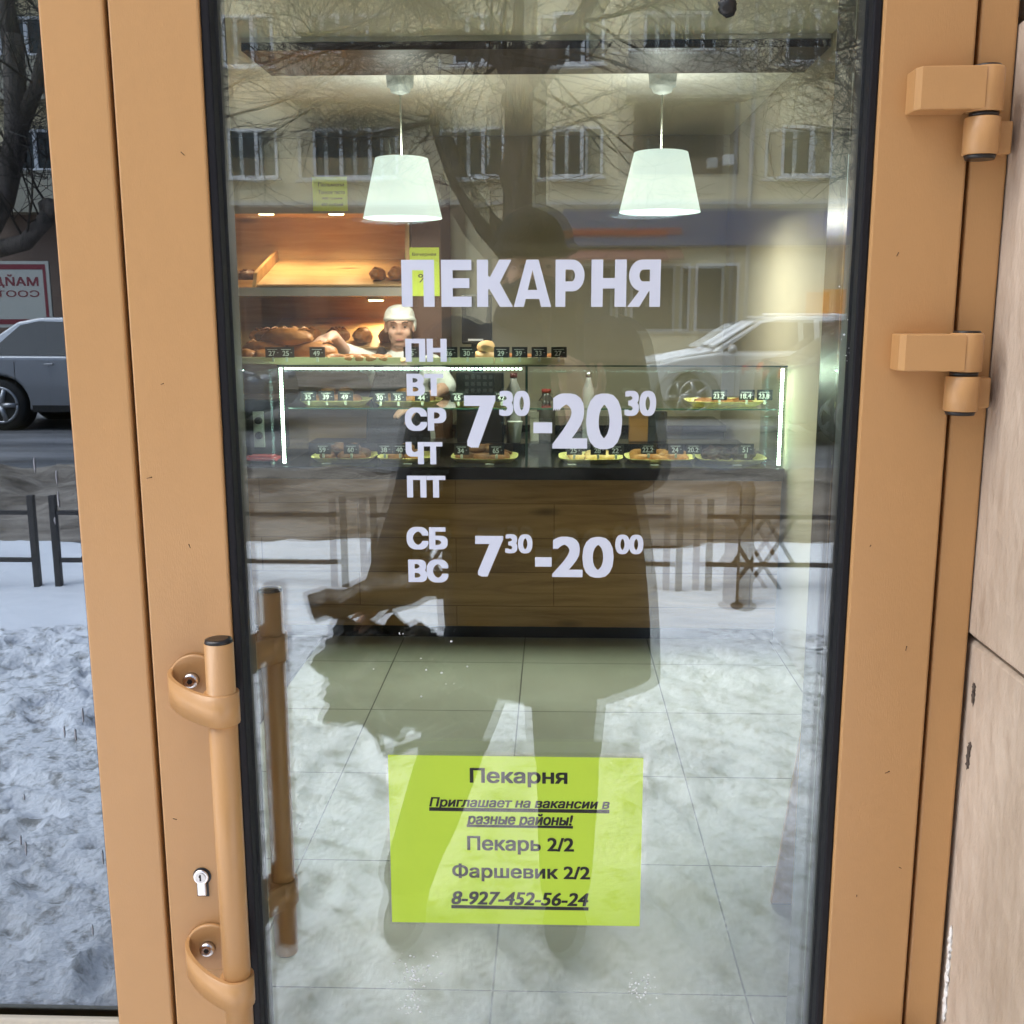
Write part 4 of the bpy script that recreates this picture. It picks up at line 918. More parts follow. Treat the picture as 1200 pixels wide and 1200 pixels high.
# black mat and leaning board
a = PZ(371, 757, 0.006); b_ = PZ(337, 798, 0.006)
t = thing('floor_mat', 'black rubber mat on the tiles at the left of the counter', 'mat', (a.x - 0.4, b_.y, 0.001))
mb = MB(); mb.prism([(a.x, yb - 0.02), (a.x - 0.004, 2.75), (a.x - 1.0, 2.75), (a.x - 1.0, yb - 0.02)], 0.001, 0.014, 'z', bev=0.004)
obj('mat', mb, pbr('black_mat', (0.016, 0.016, 0.02), 0.5, bump=0.5, bscale=300), t, True)
q = PZ(904, 1060)
t = thing('wooden_board', 'pale wooden board leaning by the right wall of the shop', 'board', (q.x + 0.05, q.y, 0))
tl = P(938, 870, q.y); 
bw = P(960, 1060, q.y).x
mb = MB().prism([(q.x, 0.002), (bw, 0.002), (bw + 0.2, 1.0), (tl.x + 0.09, 1.0), (tl.x, tl.z)], q.y, q.y + 0.02, 'y', bev=0.002)
obj('board', mb, wood('orange_pine', (0.80, 0.47, 0.13), (0.66, 0.34, 0.08), 'z', 1.2, 0.5), t, True)
# ------------------------------------------------------------------ PEOPLE
def fuse(name, mb, mat, parent, voxel=0.006, smooth=3, world=True, label=None):
    """melt overlapping limbs into one continuous skin"""
    me = mb.mesh(name, mat); o = bpy.data.objects.new(name, me); COL.objects.link(o)
    r = o.modifiers.new('r', 'REMESH'); r.mode = 'VOXEL'; r.voxel_size = voxel; r.use_smooth_shade = True
    s = o.modifiers.new('s', 'SMOOTH'); s.factor = 0.5; s.iterations = smooth
    bpy.context.view_layer.update()
    m2 = bpy.data.meshes.new_from_object(o.evaluated_get(bpy.context.evaluated_depsgraph_get()))
    bpy.data.objects.remove(o); bpy.data.meshes.remove(me); m2.name = name
    if not m2.materials: m2.materials.append(mat)
    for p in m2.polygons: p.use_smooth = True
    return obj(name, m2, None, parent, world, label)
def limb(mb, pts, rad, n=14):
    for p, r in zip(pts, rad): mb.blob(p, (r, r, r), sub=2)
    mb.tube(pts, rad, n)
def hand(mb, wrist, fwd, nrm, side, curl=0.5, s=1.0):
    """palm, four unequal bent fingers and a thumb leaving the side of the palm; nrm = back of the hand"""
    f = Vector(fwd).normalized(); nn = Vector(nrm); nn = (nn - f * nn.dot(f)).normalized(); sd_ = f.cross(nn) * side; w_ = Vector(wrist)
    limb(mb, [w_, w_ + f * .03 * s], [.027 * s, .026 * s])
    for k, o in enumerate((-.030, -.010, .010, .029)):
        ln = (.072, .080, .074, .058)[k] * s; r = (.0092, .0095, .009, .0078)[k] * s
        kn = w_ + f * (.088 - abs(o) * .25) * s + sd_ * o * s
        limb(mb, [w_ + f * .02 * s + sd_ * o * .6 * s, kn], [.014 * s, .0115 * s], 10)
        d = f.copy(); p = kn; pts = [kn]
        for j, q in enumerate((.44, .32, .24)):
            a = curl * (0.5 + 0.45 * j); d = (f * math.cos(a) - nn * math.sin(a)) if j == 0 else (d * math.cos(curl * .6) - nn * math.sin(curl * .6)).normalized()
            p = p + d * ln * q; pts.append(p)
        limb(mb, pts, [r * 1.05, r, r * .92, r * .8], 10)
    b0 = w_ + f * .03 * s - sd_ * .024 * s
    limb(mb, [b0, b0 + (f * .6 - sd_ * .75 - nn * .2) * .036 * s, b0 + (f * .85 - sd_ * .75 - nn * .45) * .066 * s, b0 + (f * 1.1 - sd_ * .6 - nn * .6) * .088 * s], [.015 * s, .0125 * s, .0105 * s, .0085 * s], 10)
def head(mb, c, rz, rx=0.0):
    m = Matrix.Translation(c) @ Matrix.Rotation(rz, 4, 'Z') @ Matrix.Rotation(rx, 4, 'X')
    def bl(p, r, sub=3): mb.blob(m @ Vector(p), r, sub=sub, mat=(Matrix.Rotation(rz, 4, 'Z') @ Matrix.Rotation(rx, 4, 'X')))
    bl((0, 0.012, 0.025), (.076, .094, .092)); bl((0, -0.018, -0.045), (.060, .070, .066)); bl((0, -0.045, -0.088), (.034, .036, .026))
    bl((.036, -0.055, -.028), (.028, .026, .026)); bl((-.036, -0.055, -.028), (.028, .026, .026))
    bl((0, -0.074, 0.028), (.056, .018, .013)); bl((0, -.084, -.020), (.013, .019, .014)); bl((0, -.078, .006), (.009, .014, .026))
    bl((.013, -.084, -.025), (.009, .011, .009)); bl((-.013, -.084, -.025), (.009, .011, .009))
    bl((0, -.074, -.062), (.020, .010, .005)); bl((0, -.073, -.070), (.018, .010, .006))
    for s in (-1, 1): bl((s * .077, .012, -.004), (.010, .020, .032))
    return m
def face_parts(m, parent):
    for s in (-1, 1):
        e = obj('eye', MB().blob(m @ Vector((s * .030, -.073, .006)), (.0095, .0085, .0045), sub=3), EYEW, parent, True)
        obj('iris', MB().blob(m @ Vector((s * .030, -.0805, .005)), (.0058, .0035, .0044), sub=2), EYED, e, True)
        obj('eyebrow', MB().tube([m @ Vector((s * .014, -.092, .028)), m @ Vector((s * .030, -.090, .034)), m @ Vector((s * .048, -.080, .030))], [.003, .004, .002], 8), pbr('brow_hair', (0.10, 0.06, 0.035), 0.8), parent, True)
    obj('mouth', MB().tube([m @ Vector((-.024, -.082, -.067)), m @ Vector((-.008, -.092, -.065)), m @ Vector((.008, -.092, -.065)), m @ Vector((.024, -.082, -.067))], [.002, .0045, .0045, .002], 8), LIP, parent, True)

# baker behind the counter, right arm stretched to the tray on the showcase
yk = 4.93
hc = P(468, 383, yk); hx, hz = hc.x, hc.z
bk = thing('person', 'baker in white cap and black apron reaching over the showcase', 'person', (hx, yk, 0))
V = Vector
sh_r, sh_l = V((hx - .175, yk + .01, hz - .205)), V((hx + .175, yk + .03, hz - .215))
hand_p = P(384, 398, 4.40)
el_r = (sh_r + hand_p) / 2 + V((-.03, 0.0, .0)); wr = hand_p + V((0.02, 0.05, 0.02))
el_l = P(524, 452, yk - .06); wl = V((el_l.x - .14, yk - .22, el_l.z - .10))
def arms(mb, k, upto=1.0):
    limb(mb, [sh_r, sh_r.lerp(el_r, .5), el_r], [.055 * k, .050 * k, .043 * k]); limb(mb, [sh_l, sh_l.lerp(el_l, .5), el_l], [.055 * k, .050 * k, .043 * k])
def torso(mb, k, z1):
    mb.blob((hx, yk + .02, hz - .27), (.175 * k, .105 * k, .13 * k)); mb.blob((hx, yk + .015, hz - .42), (.16 * k, .115 * k, .20 * k)); mb.blob((hx, yk + .03, hz - .62), (.175 * k, .125 * k, .18 * k))
mb = MB(); m_h = head(mb, V((hx, yk, hz)), R_(8), R_(4))
limb(mb, [V((hx, yk + .015, hz - .06)), V((hx, yk + .025, hz - .20))], [.052, .060]); torso(mb, 1.0, 0); arms(mb, 1.0)
limb(mb, [el_r, wr], [.042, .028]); hand(mb, wr, hand_p - wr + V((-.05, -.02, -.015)), (0, -.3, 1), -1, 0.6)
limb(mb, [el_l, wl], [.042, .028]); hand(mb, wl, V((-.8, -.5, -.15)), (0, -.2, 1), 1, 0.5)
for s in (-1, 1): limb(mb, [V((hx + s * .09, yk + .03, hz - .70)), V((hx + s * .10, yk + .02, .48)), V((hx + s * .10, yk + .04, .09))], [.085, .058, .042]); mb.blob((hx + s * .10, yk - .03, .045), (.045, .12, .04))
fuse('body', mb, SKIN, bk, 0.006)
face_parts(m_h, bk)
mb = MB(); torso(mb, 1.09, 0); arms(mb, 1.22); limb(mb, [V((hx, yk + .025, hz - .155)), V((hx, yk + .02, hz - .22))], [.066, .09])
fuse('shirt', mb, WCLOTH, bk, 0.008)
mb = MB(); mb.prism([(hx - .11, hz - .215), (hx + .11, hz - .215), (hx + .17, hz - .42), (hx + .20, .55), (hx - .20, .55), (hx - .17, hz - .42)], yk - .135, yk - .122, 'y', bev=.004)
obj('apron', mb, NCLOTH, bk, True)
mb = MB()
for s in (-1, 1): mb.tube([V((hx + s * .09, yk - .13, hz - .27)), V((hx + s * .105, yk - .115, hz - .19)), V((hx + s * .10, yk - .02, hz - .135)), V((hx + s * .09, yk + .10, hz - .2))], .026, 10, sx=1.0)
obj('strap', mb, NCLOTH, bk, True)
mb = MB()
mb.blob(m_h @ V((0, .024, .056)), (.085, .102, .066), .09, 2.4, 5, 4)
mb.tube([m_h @ V((math.sin(a) * .080, .014 - math.cos(a) * .098, .052 - .012 * (1 - math.cos(a)))) for a in [2 * math.pi * k / 24 for k in range(25)]], .0115, 8)
mb.blob(m_h @ V((.086, .03, .012)), (.010, .035, .04), .3, 3, 2)
fuse('cap', mb, WCLOTH, bk, 0.006, 1)
mb = MB()
for s in (-1, 1): limb(mb, [V((hx + s * .09, yk + .03, hz - .66)), V((hx + s * .10, yk + .02, .48)), V((hx + s * .10, yk + .04, .10))], [.10, .072, .06])
fuse('trousers', mb, NCLOTH, bk, 0.012)

# the photographer on the pavement, mirrored in the glass
yP = -1.46
D2 = CAM.y * -1 + 0.022 - yP + 0.022 - 0.0
def MP(px, py, y): return M(px, py, 2 * GLASS_Y - y - CAM.y)
ph = thing('person', 'photographer in dark hooded jacket and knit hat holding up a phone', 'person', (MP(620, 800, yP).x, yP, 0))
hp = MP(628, 312, yP + .05)
shr, shl = MP(722, 412, yP), MP(540, 412, yP)         # image right / left (mirrored x is kept)
elr, ell = MP(752, 545, yP + .06), MP(496, 590, yP + .03)
phone_c = CAM + V((0.0, -0.016, -0.060))
wrr = CAM + V((.052, -.055, -.235)); wll = MP(446, 706, yP + .16)
fl, fr = MZ(474, 1098), MZ(662, 1108)
hl, hr = MP(578, 720, yP), MP(668, 720, yP)
mb = MB(); m_p = head(mb, hp, R_(180), R_(6)); cx = (shr.x + shl.x) / 2
limb(mb, [hp + V((0, -.02, -.06)), V((cx, yP - .02, shr.z + .02))], [.055, .065])
mb.blob((cx, yP, shr.z - .10), (.19, .12, .17)); mb.blob((cx, yP, shr.z - .32), (.17, .12, .24)); mb.blob((cx, yP, hl.z + .05), (.18, .125, .17))
limb(mb, [shr, elr, wrr], [.055, .045, .030]); hand(mb, wrr, V((-.10, .10, .98)), (.35, -.9, .1), -1, 0.9)
limb(mb, [shl, ell, wll], [.055, .045, .030]); hand(mb, wll, V((-.6, .25, -.75)), (-.6, .2, .75), 1, 1.25)
for h_, f_ in ((hl, fl), (hr, fr)):
    k_ = h_.lerp(V((f_.x, f_.y - .08, .09)), .5) + V((0, .03, 0)); limb(mb, [h_, k_, V((f_.x, f_.y - .09, .10))], [.095, .062, .045]); mb.blob((f_.x, f_.y - .04, .05), (.045, .12, .04))
fuse('body', mb, SKIN, ph, 0.007)
face_parts(m_p, ph)
mb = MB()
limb(mb, [shr, shr.lerp(elr, .5), elr, elr.lerp(wrr, .88)], [.092, .085, .075, .052]); limb(mb, [shl, shl.lerp(ell, .5), ell, ell.lerp(wll, .9)], [.092, .088, .080, .055])
mb.blob((cx, yP - .01, shr.z - .06), (.225, .15, .15)); mb.blob((cx, yP, shr.z - .30), (.235, .165, .28))
hem = [MP(x, 806, yP).x for x in (528, 774)]; hc_ = (hem[0] + hem[1]) / 2; hw_ = (hem[1] - hem[0]) / 2; hzz = MP(650, 800, yP).z
rings = []
for t_ in range(10):
    u = t_ / 9; z_ = (shr.z - .12) * (1 - u) + hzz * u; wv = .20 * (1 - u) + hw_ * u + .03 * math.sin(u * 3.1); cxx = cx * (1 - u) + hc_ * u
    rings.append([mb.bm.verts.new((cxx + wv * math.cos(2 * math.pi * k / 32), yP + (.15 + .03 * u) * math.sin(2 * math.pi * k / 32), z_ + (.012 * math.sin(6 * math.pi * k / 32) if t_ else 0))) for k in range(32)])
for q0, q1 in zip(rings, rings[1:]):
    for k in range(32): mb.bm.faces.new((q0[k], q0[(k + 1) % 32], q1[(k + 1) % 32], q1[k]))
mb.bm.faces.new(rings[0][::-1]); mb.bm.faces.new(rings[-1])
limb(mb, [V((cx, yP - .05, shr.z + .03)), V((cx, yP - .06, shr.z + .12))], [.12, .10])
fuse('jacket', mb, JACKET, ph, 0.010)
mb = MB(); mb.blob(m_p @ V((0, .012, .060)), (.088, .104, .080), .03, 3, 2, 4); mb.tube([m_p @ V((math.sin(a) * .087, .012 - math.cos(a) * .103, .040)) for a in [2 * math.pi * k / 24 for k in range(25)]], .014, 8)
fuse('knit_hat', mb, pbr('dark_wool', (0.02, 0.02, 0.022), 0.95, bump=.6, bscale=90), ph, 0.007, 1)
mb = MB()
for h_, f_ in ((hl, fl), (hr, fr)):
    k_ = h_.lerp(V((f_.x, f_.y - .08, .09)), .5) + V((0, .03, 0)); limb(mb, [h_ + V((0, 0, .08)), h_, k_, V((f_.x, f_.y - .09, .12))], [.12, .115, .085, .068])
fuse('trousers', mb, TROUSER, ph, 0.012)
for f_ in (fl, fr):
    mb = MB(); mb.blob((f_.x, f_.y - .02, .045), (.055, .135, .055), flat=-.04); mb.blob((f_.x, f_.y - .10, .09), (.058, .07, .085))
    fuse('boot', mb, SHOE, ph, 0.008)
pn = thing('smartphone', 'black smartphone held up in front of the photographer face', 'phone', phone_c, (R_(-PITCH), 0, 0))
obj('phone_body', MB().box(-.012, .062, -.0045, .0045, -.075, .080, .004, 3), BLACK_PL, pn)
obj('camera_bump', MB().box(-.010, .016, .0046, .0066, .030, .078, .002).lathe([(.007, .0067), (.006, .0075)], (.003, 0, .040), 20, 'y'), pbr('lens_glass', (.02, .02, .03), .05), pn)
mb = MB(); mb.blob(m_p @ V((0, -.030, -.055)), (.074, .082, .052), .12, 3, 4, 4); mb.blob(m_p @ V((0, .01, -.115)), (.10, .10, .05), .15, 3, 9, 4)
fuse('scarf', mb, pbr('dark_scarf', (0.02, 0.02, 0.025), 0.95, bump=.6, bscale=70), ph, 0.007, 1)
# crumpled carrier bag in the other hand
bg_ = thing('carrier_bag', 'crumpled dark plastic carrier bag with a wrapped bundle in the photographer hand', 'bag', wll)
by = wll.y + .03
c = MP(455, 792, by)
PLAST = pbr('crumpled_plastic', (0.035, 0.030, 0.022), 0.32, bump=.9, bscale=14)
obj('bag_body', MB().blob(c, (.145, .09, .125), 0.5, 2.0, 31, 5), PLAST, bg_, True)
a, b = MP(365, 714, by + .04), MP(520, 684, by - .02)
mb = MB(); mb.tube([a.lerp(b, k / 8) + V((0, 0, .006 * math.sin(k * 2.1))) for k in range(9)], [.030, .036, .038, .040, .040, .043, .042, .04, .03], 14)
for v in mb.bm.verts: v.co += v.co.normalized() * .018 * noise.noise(v.co * 22)
obj('wrapped_bundle', mb, pbr('bundle_film', (0.09, 0.07, 0.05), 0.25, bump=.9, bscale=20), bg_, True)
mb = MB()
h1 = wll + V((-.02, .02, -.05))
for px, py in ((425, 745), (480, 745)): mb.tube([h1, h1.lerp(MP(px, py, by), .6) + V((0, .012, 0)), MP(px, py + 12, by)], [.008, .010, .018], 8)
mb.tube([MP(444, 860, by + .05), MP(450, 884, by + .06), MP(500, 868, by + .06), MP(538, 850, by + .05)], [.010, .009, .010, .009], 8)
obj('handle', mb, PLAST, bg_, True)
# ------------------------------------------------------------------ STREET behind the photographer (seen mirrored in the glass)
IRON = pbr('dark_painted_iron', (0.045, 0.040, 0.040), 0.5)
def fence(px0, px1, dist, label, motif=True):
    a, b = M(px0, 690, dist), M(px1, 690, dist); L = abs(b.x - a.x); xm_ = (a.x + b.x) / 2; y = a.y
    z1, z0 = M(600, 604, dist).z, M(600, 660, dist).z
    t = thing('fence_section', label, 'fence', (xm_, y, 0), 0, 'low iron fence sections along the pavement')
    for s in (-1, 1): obj('post', MB().box(s * L / 2 - .018, s * L / 2 + .018, -.018, .018, -.05, z1 + .10, .003), IRON, t)
    for zz in (z0, z1): obj('rail', B(-L / 2 + .0225, L / 2 - .0225, -.015, .015, zz - .011, zz + .011), IRON, t)
    zm = (z0 + z1) / 2
    mb = MB()
    for sx in (-.62,) if motif else ():
        c = sx * L / 2
        for p, q in (((c - .17, z0), (c, z1)), ((c, z1), (c + .17, z0)), ((c - .17, z1), (c, z0)), ((c, z0), (c + .17, z1)), ((c, z0), (c - .12, z0 - .17)), ((c, z0), (c + .12, z0 - .17))):
            mb.tube([(p[0], .0, p[1]), (q[0], .0, q[1])], .013, 6)
    if motif: obj('diamond_bars', mb, IRON, t)
    mb = MB(); 
    obj('upright', MB().box(-.012, .012, -.012, .012, z0 + .0165, z1 - .0165), IRON, t)
    return t
DF = 5.82
for x0, x1_, lb in ((-330, 45, 'iron fence section seen through the left shop window'), (70, 405, 'iron fence section left of the photographer legs'), (440, 795, 'iron fence section behind the photographer'), (830, 1165, 'iron fence section mirrored at the right edge of the glass')): fence(x0, x1_, DF, lb)
t = thing('bollard', 'thick dark bollard post on the snowy verge right of the photographer', 'bollard', M(872, 695, 5.6) * V((1, 1, 0)))
h_ = M(872, 565, 5.6).z
obj('post', MB().lathe([(.045, -.05), (.04, h_ - .03), (.028, h_)], n=20), pbr('brown_iron', (.05, .035, .025), .6), t); obj('base', MB().lathe([(.085, -.04), (.08, .02), (.05, .035)], n=20), IRON, t)

# trees: pollarded street limes, bare in winter
BARK = pbr('tree_bark', (0.12, 0.10, 0.085), 0.9, col2=(0.045, 0.038, 0.032), vscale=6, bump=0.9, bscale=16, stretch=(3, 3, .6))
TWIG = pbr('twig_bark', (0.035, 0.028, 0.022), 0.9)
def grow(mb, rnd, p, d, L, r, lev, maxlev, nmax):
    if nmax[0] <= 0: return
    nmax[0] -= 1
    pts = [p]; q = p.copy(); dd = d.copy(); n = 5
    for k in range(n):
        dd = (dd + V((rnd.uniform(-1, 1), rnd.uniform(-1, 1), rnd.uniform(-.7, .9))) * .20).normalized(); q = q + dd * L / n; pts.append(q.copy())
    rad = [max(.0028, r * (1 - .62 * k / n)) for k in range(n + 1)]
    mb.tube(pts, rad, 7 if r > .02 else 4, caps=False)
    if lev < maxlev:
        for k in range(rnd.choice((3, 4, 5)) if lev else 6):
            i = rnd.randint(1, n); ax = V((rnd.uniform(-1, 1), rnd.uniform(-1, 1), rnd.uniform(-.5, 1))).normalized()
            grow(mb, rnd, pts[i], (dd * .55 + ax * .85).normalized(), L * rnd.uniform(.5, .78), rad[i] * rnd.uniform(.42, .62), lev + 1, maxlev, nmax)
def tree(label, base, trunk, limbs, twigs, seed):
    """trunk: [(point, radius)], limbs: list of such lists, twigs: [(point, direction, length, radius)]"""
    rnd = random.Random(seed); t = thing('street_tree', label, 'tree', base, 0, 'bare trees along the street')
    tm = MB(); tm.tube([p for p, r in trunk], [r for p, r in trunk], 16)
    for p, r in trunk[1:-1]: tm.blob(p + V((rnd.uniform(-r, r) * .6, rnd.uniform(-r, r) * .6, 0)), (r * .8, r * .8, r), .4, 2, rnd.randint(0, 99), 2)
    obj('trunk', tm, BARK, t, True)
    for L in limbs:
        m = MB(); m.tube([p for p, r in L], [r for p, r in L], 12)
        p, r = L[-1]; m.blob(p, (r * 1.25, r * 1.25, r * 1.3), .4, 2, rnd.randint(0, 99), 2); obj('limb', m, BARK, t, True)
    cm = MB(); nm = [1400]
    for p, d, L, r in twigs: n1 = [100]; grow(cm, rnd, p, V(d).normalized(), L, r, 0, 3, n1)
    obj('crown', cm, TWIG, t, True); return t
d = 9.2
def T(px, py, dd=0.0): return M(px, py, d + dd)
b0 = T(612, 440); b0.z = -.05
tr = [(b0, .26), (T(613, 400), .21), (T(614, 300), .185), (T(615, 200), .175), (T(616, 120), .17), (T(618, 84), .175)]
l1 = [(T(606, 300), .13), (T(570, 262), .105), (T(538, 212), .085), (T(518, 160), .075), (T(514, 138), .08)]
l2 = [(T(612, 100), .13), (T(592, 70), .10), (T(560, 50, .3), .08), (T(520, 20, .4), .07), (T(470, -30, .5), .06), (T(440, -80, .5), .05)]
l3 = [(T(622, 95), .14), (T(652, 60), .11), (T(690, 20), .09), (T(720, -30), .075), (T(740, -100), .06)]
l4 = [(T(616, 90), .13), (T(615, 40), .10), (T(618, -40), .09), (T(610, -140), .07)]
l5 = [(T(560, 58, .3), .06), (T(500, 55, .5), .045), (T(430, 60, .8), .035), (T(350, 50, 1.0), .025)]
tw = []
rt_ = random.Random(11)
for L in (l2, l3, l4, l5):
    for p, r in L[1:]:
        for k in range(2): tw.append((p, (rt_.uniform(-1, 1), rt_.uniform(-.7, .7), rt_.uniform(-.2, 1)), rt_.uniform(.9, 1.7), .020))
for k in range(6): tw.append((T(514, 138), (rt_.uniform(-1, .3), rt_.uniform(-.5, .5), rt_.uniform(-.3, 1)), rt_.uniform(.6, 1.2), .016))
for px, py, dx, dz in ((350, 60, -1, -.35), (420, 62, -.9, -.55), (470, 40, -.8, -.6), (720, -20, .7, -.6), (740, -60, .9, -.5), (690, 20, .8, -.35), (655, 58, .7, -.2), (620, 60, .4, -.4), (590, 70, -.5, -.5), (545, 30, -.8, -.4), (640, 110, .6, -.1), (500, 55, -.8, -.5)):
    tw.append((T(px, py, .3), (dx, rt_.uniform(-.4, .4), dz), rt_.uniform(1.0, 1.6), .016))
tree('bare lime tree with a thick trunk standing directly behind the photographer', V((b0.x, b0.y, 0)), tr, [l1, l2, l3, l4, l5], tw, 3)
d = 10.5
b0 = T(-62, 470); b0.z = -.05
tr = [(b0, .24), (T(-55, 380), .15), (T(-32, 300), .13), (T(4, 235), .105), (T(20, 160), .11), (T(16, 40), .09)]
l1 = [(T(-20, 296), .09), (T(30, 284), .08), (T(50, 262), .075), (T(60, 246), .085)]
l2 = [(T(14, 210), .08), (T(-8, 170), .06), (T(-30, 120), .05)]; l3 = [(T(22, 150), .09), (T(44, 100), .065), (T(58, 30), .05), (T(74, -50), .04)]
l4 = [(T(16, 60), .09), (T(8, 0), .07), (T(-5, -70), .05)]
tw = []
for L in (l1, l2, l3, l4):
    for p, r in L[1:]:
        for k in range(2): tw.append((p, (rt_.uniform(-1, 1), rt_.uniform(-.7, .7), rt_.uniform(-.3, 1)), rt_.uniform(.6, 1.2), .014))
tree('gnarled pollarded tree mirrored in the left shop window', V((b0.x, b0.y, 0)), tr, [l1, l2, l3, l4], tw, 8)
d = 11.5
b0 = T(1046, 450); b0.z = -.05
tr = [(b0, .17), (T(1044, 300), .14), (T(1040, 150), .12), (T(1036, 40), .11), (T(1030, -40), .10)]
l1 = [(T(1040, 160), .06), (T(1010, 110), .05), (T(985, 60), .04), (T(960, -10), .03)]; l2 = [(T(1036, 60), .07), (T(1060, 0), .05), (T(1080, -60), .04)]
tw = []
for L in (l1, l2, tr[2:]):
    for p, r in L:
        for k in range(4): tw.append((p, (rt_.uniform(-1, .6), rt_.uniform(-.7, .7), rt_.uniform(-.6, 1)), rt_.uniform(.7, 1.3), .016))
tree('slim young tree with dense twigs mirrored at the right edge of the glass', V((b0.x, b0.y, 0)), tr, [l1, l2], tw, 15)

# cars --------------------------------------------------------------------------
TYRE = pbr('tyre_rubber', (0.015, 0.015, 0.015), 0.85); RIM = pbr('alloy_rim', (0.38, 0.38, 0.39), 0.35, 0.8)
CGLASS = pbr('car_window_glass', (0.012, 0.014, 0.016), 0.06)
SNOWCAP = pbr('car_snow', (0.80, 0.81, 0.84), 0.85, bump=.5, bscale=10)
def car(label, loc, rz, paint, snow=False, wr_=.33):
    t = thing('parked_car', label, 'car', loc, rz, 'cars on the street')
    def archp(cx_): return [(cx_ + (wr_ + .045) * math.cos(a), wr_ + (wr_ + .045) * math.sin(a)) for a in [math.pi * (-.06 + 1.12 * k / 12) for k in range(13)]]
    low = .22
    poly = [(-2.16, .32), (-2.22, .50), (-2.20, .80), (-2.10, .93), (-1.60, .97), (0.98, .96), (1.55, .88), (2.02, .76), (2.18, .60), (2.20, .34), (2.10, low)]
    poly += [p for p in archp(1.36) if p[1] > low] + [p for p in archp(-1.34) if p[1] > low] + [(-2.05, low)]
    obj('body', MB().prism(poly, -.86, .86, 'y', bev=.05), paint, t)
    wb, wt, zb_, zr = .80, .60, .945, 1.46
    B0 = [(-1.80, zb_), (1.18, zb_)]; R0 = [(-1.15, 1.40), (-.85, zr), (.10, zr + .005), (.42, 1.40)]
    side = [B0[0], B0[1], R0[3], R0[2], R0[1], R0[0]]
    def wd(z): return wb + (wt - wb) * (z - zb_) / (zr - zb_)
    vs = [(x, -wd(z), z) for x, z in side] + [(x, wd(z), z) for x, z in side]; n = 6
    fs = [tuple(range(n))[::-1], tuple(range(n, 2 * n))] + [(i, (i + 1) % n, n + (i + 1) % n, n + i) for i in range(n)]
    mb = MB(); mb.add(vs, fs, False); bmesh.ops.recalc_face_normals(mb.bm, faces=mb.bm.faces)
    bmesh.ops.bevel(mb.bm, geom=mb.bm.edges[:], offset=.03, segments=2, profile=.5, affect='EDGES')
    obj('cabin', mb, paint, t)
    for s in (-1, 1):
        for pl in ([(-1.52, .975), (-.42, .975), (-.42, 1.40), (-.86, 1.41), (-1.10, 1.36)], [(-.34, .975), (.98, .975), (.40, 1.36), (.16, 1.41), (-.34, 1.41)]):
            m = MB(); e = .006; m.add([(x, s * (wd(z) + e), z) for x, z in pl] + [(x, s * (wd(z) - .01), z) for x, z in pl], [tuple(range(5)), tuple(range(5, 10))[::-1]] + [(i, 5 + i, 5 + (i + 1) % 5, (i + 1) % 5) for i in range(5)])
            bmesh.ops.recalc_face_normals(m.bm, faces=m.bm.faces); obj('side_window', m, CGLASS, t)
        for hx_ in (-.62, .12): obj('door_handle', MB().box(hx_ - .10, hx_ + .02, s * .862 - .012, s * .862 + .022, .845, .875, .006), RIM, t)
        for gx in (-.38, .80, -1.12): obj('door_seam', MB().box(gx - .004, gx + .004, s * .8615 - .001, s * .8615 + .001, .30, .90), TYRE, t)
        obj('mirror', MB().blob((.86, s * .93, 1.0), (.07, .10, .07), .05, 2, 3), paint, t)
        obj('sill_trim', MB().box(-.92, .94, s * .862 - .006, s * .862 + .006, .24, .33, .004), TYRE, t)
        for wx_ in (1.36, -1.34):
            w_ = obj('wheel', MB().lathe([(wr_ - .09, -.11), (wr_ - .01, -.105), (wr_, -.08), (wr_, .08), (wr_ - .01, .105), (wr_ - .09, .11)], (wx_, s * .76, wr_), 36, 'y'), TYRE, t)
            m = MB()
            for k in range(5): a = 2 * math.pi * k / 5; m.tube([(wx_, s * .868, wr_), (wx_ + .215 * math.cos(a), s * .872, wr_ + .215 * math.sin(a))], [.045, .03], 8)
            ring = [(wx_ + .225 * math.cos(2 * math.pi * k / 28), s * .870, wr_ + .225 * math.sin(2 * math.pi * k / 28)) for k in range(29)]
            m.tube(ring, .020, 8); obj('rim', m, RIM, w_)
            obj('wheel_well', MB().lathe([(wr_ + .044, -.10), (wr_ + .044, .0)], (wx_, s * .70, wr_), 24, 'y'), BLACK_RUB, t)
    def slab(pa, pb, wa, wb2, mat, nm, e=.008):
        (xa_, za_), (xb_, zb2) = pa, pb; nx, nz = -(zb2 - za_), (xb_ - xa_); l_ = math.hypot(nx, nz); nx, nz = nx / l_ * e, nz / l_ * e
        if nz < 0: nx, nz = -nx, -nz
        q = [(xa_, -wa, za_), (xa_, wa, za_), (xb_, wb2, zb2), (xb_, -wb2, zb2)]; m = MB()
        m.add([(x + nx, y, z + nz) for x, y, z in q] + [(x - nx, y, z - nz) for x, y, z in q], [(0, 1, 2, 3), (7, 6, 5, 4), (0, 4, 5, 1), (1, 5, 6, 2), (2, 6, 7, 3), (3, 7, 4, 0)])
        bmesh.ops.recalc_face_normals(m.bm, faces=m.bm.faces); obj(nm, m, mat, t)
    slab((1.10, 1.0), (.47, 1.37), .70, .58, CGLASS, 'windshield'); slab((-1.72, 1.0), (-1.19, 1.37), .68, .56, CGLASS, 'rear_window')
    for s in (-1, 1):
        obj('headlight', MB().blob((2.10, s * .64, .66), (.10, .17, .07), .0), pbr('headlight_lens', (.55, .57, .6), .08), t)
        obj('taillight', MB().blob((-2.16, s * .66, .80), (.06, .15, .09), .0), pbr('tail_lens', (.45, .02, .01), .15), t)
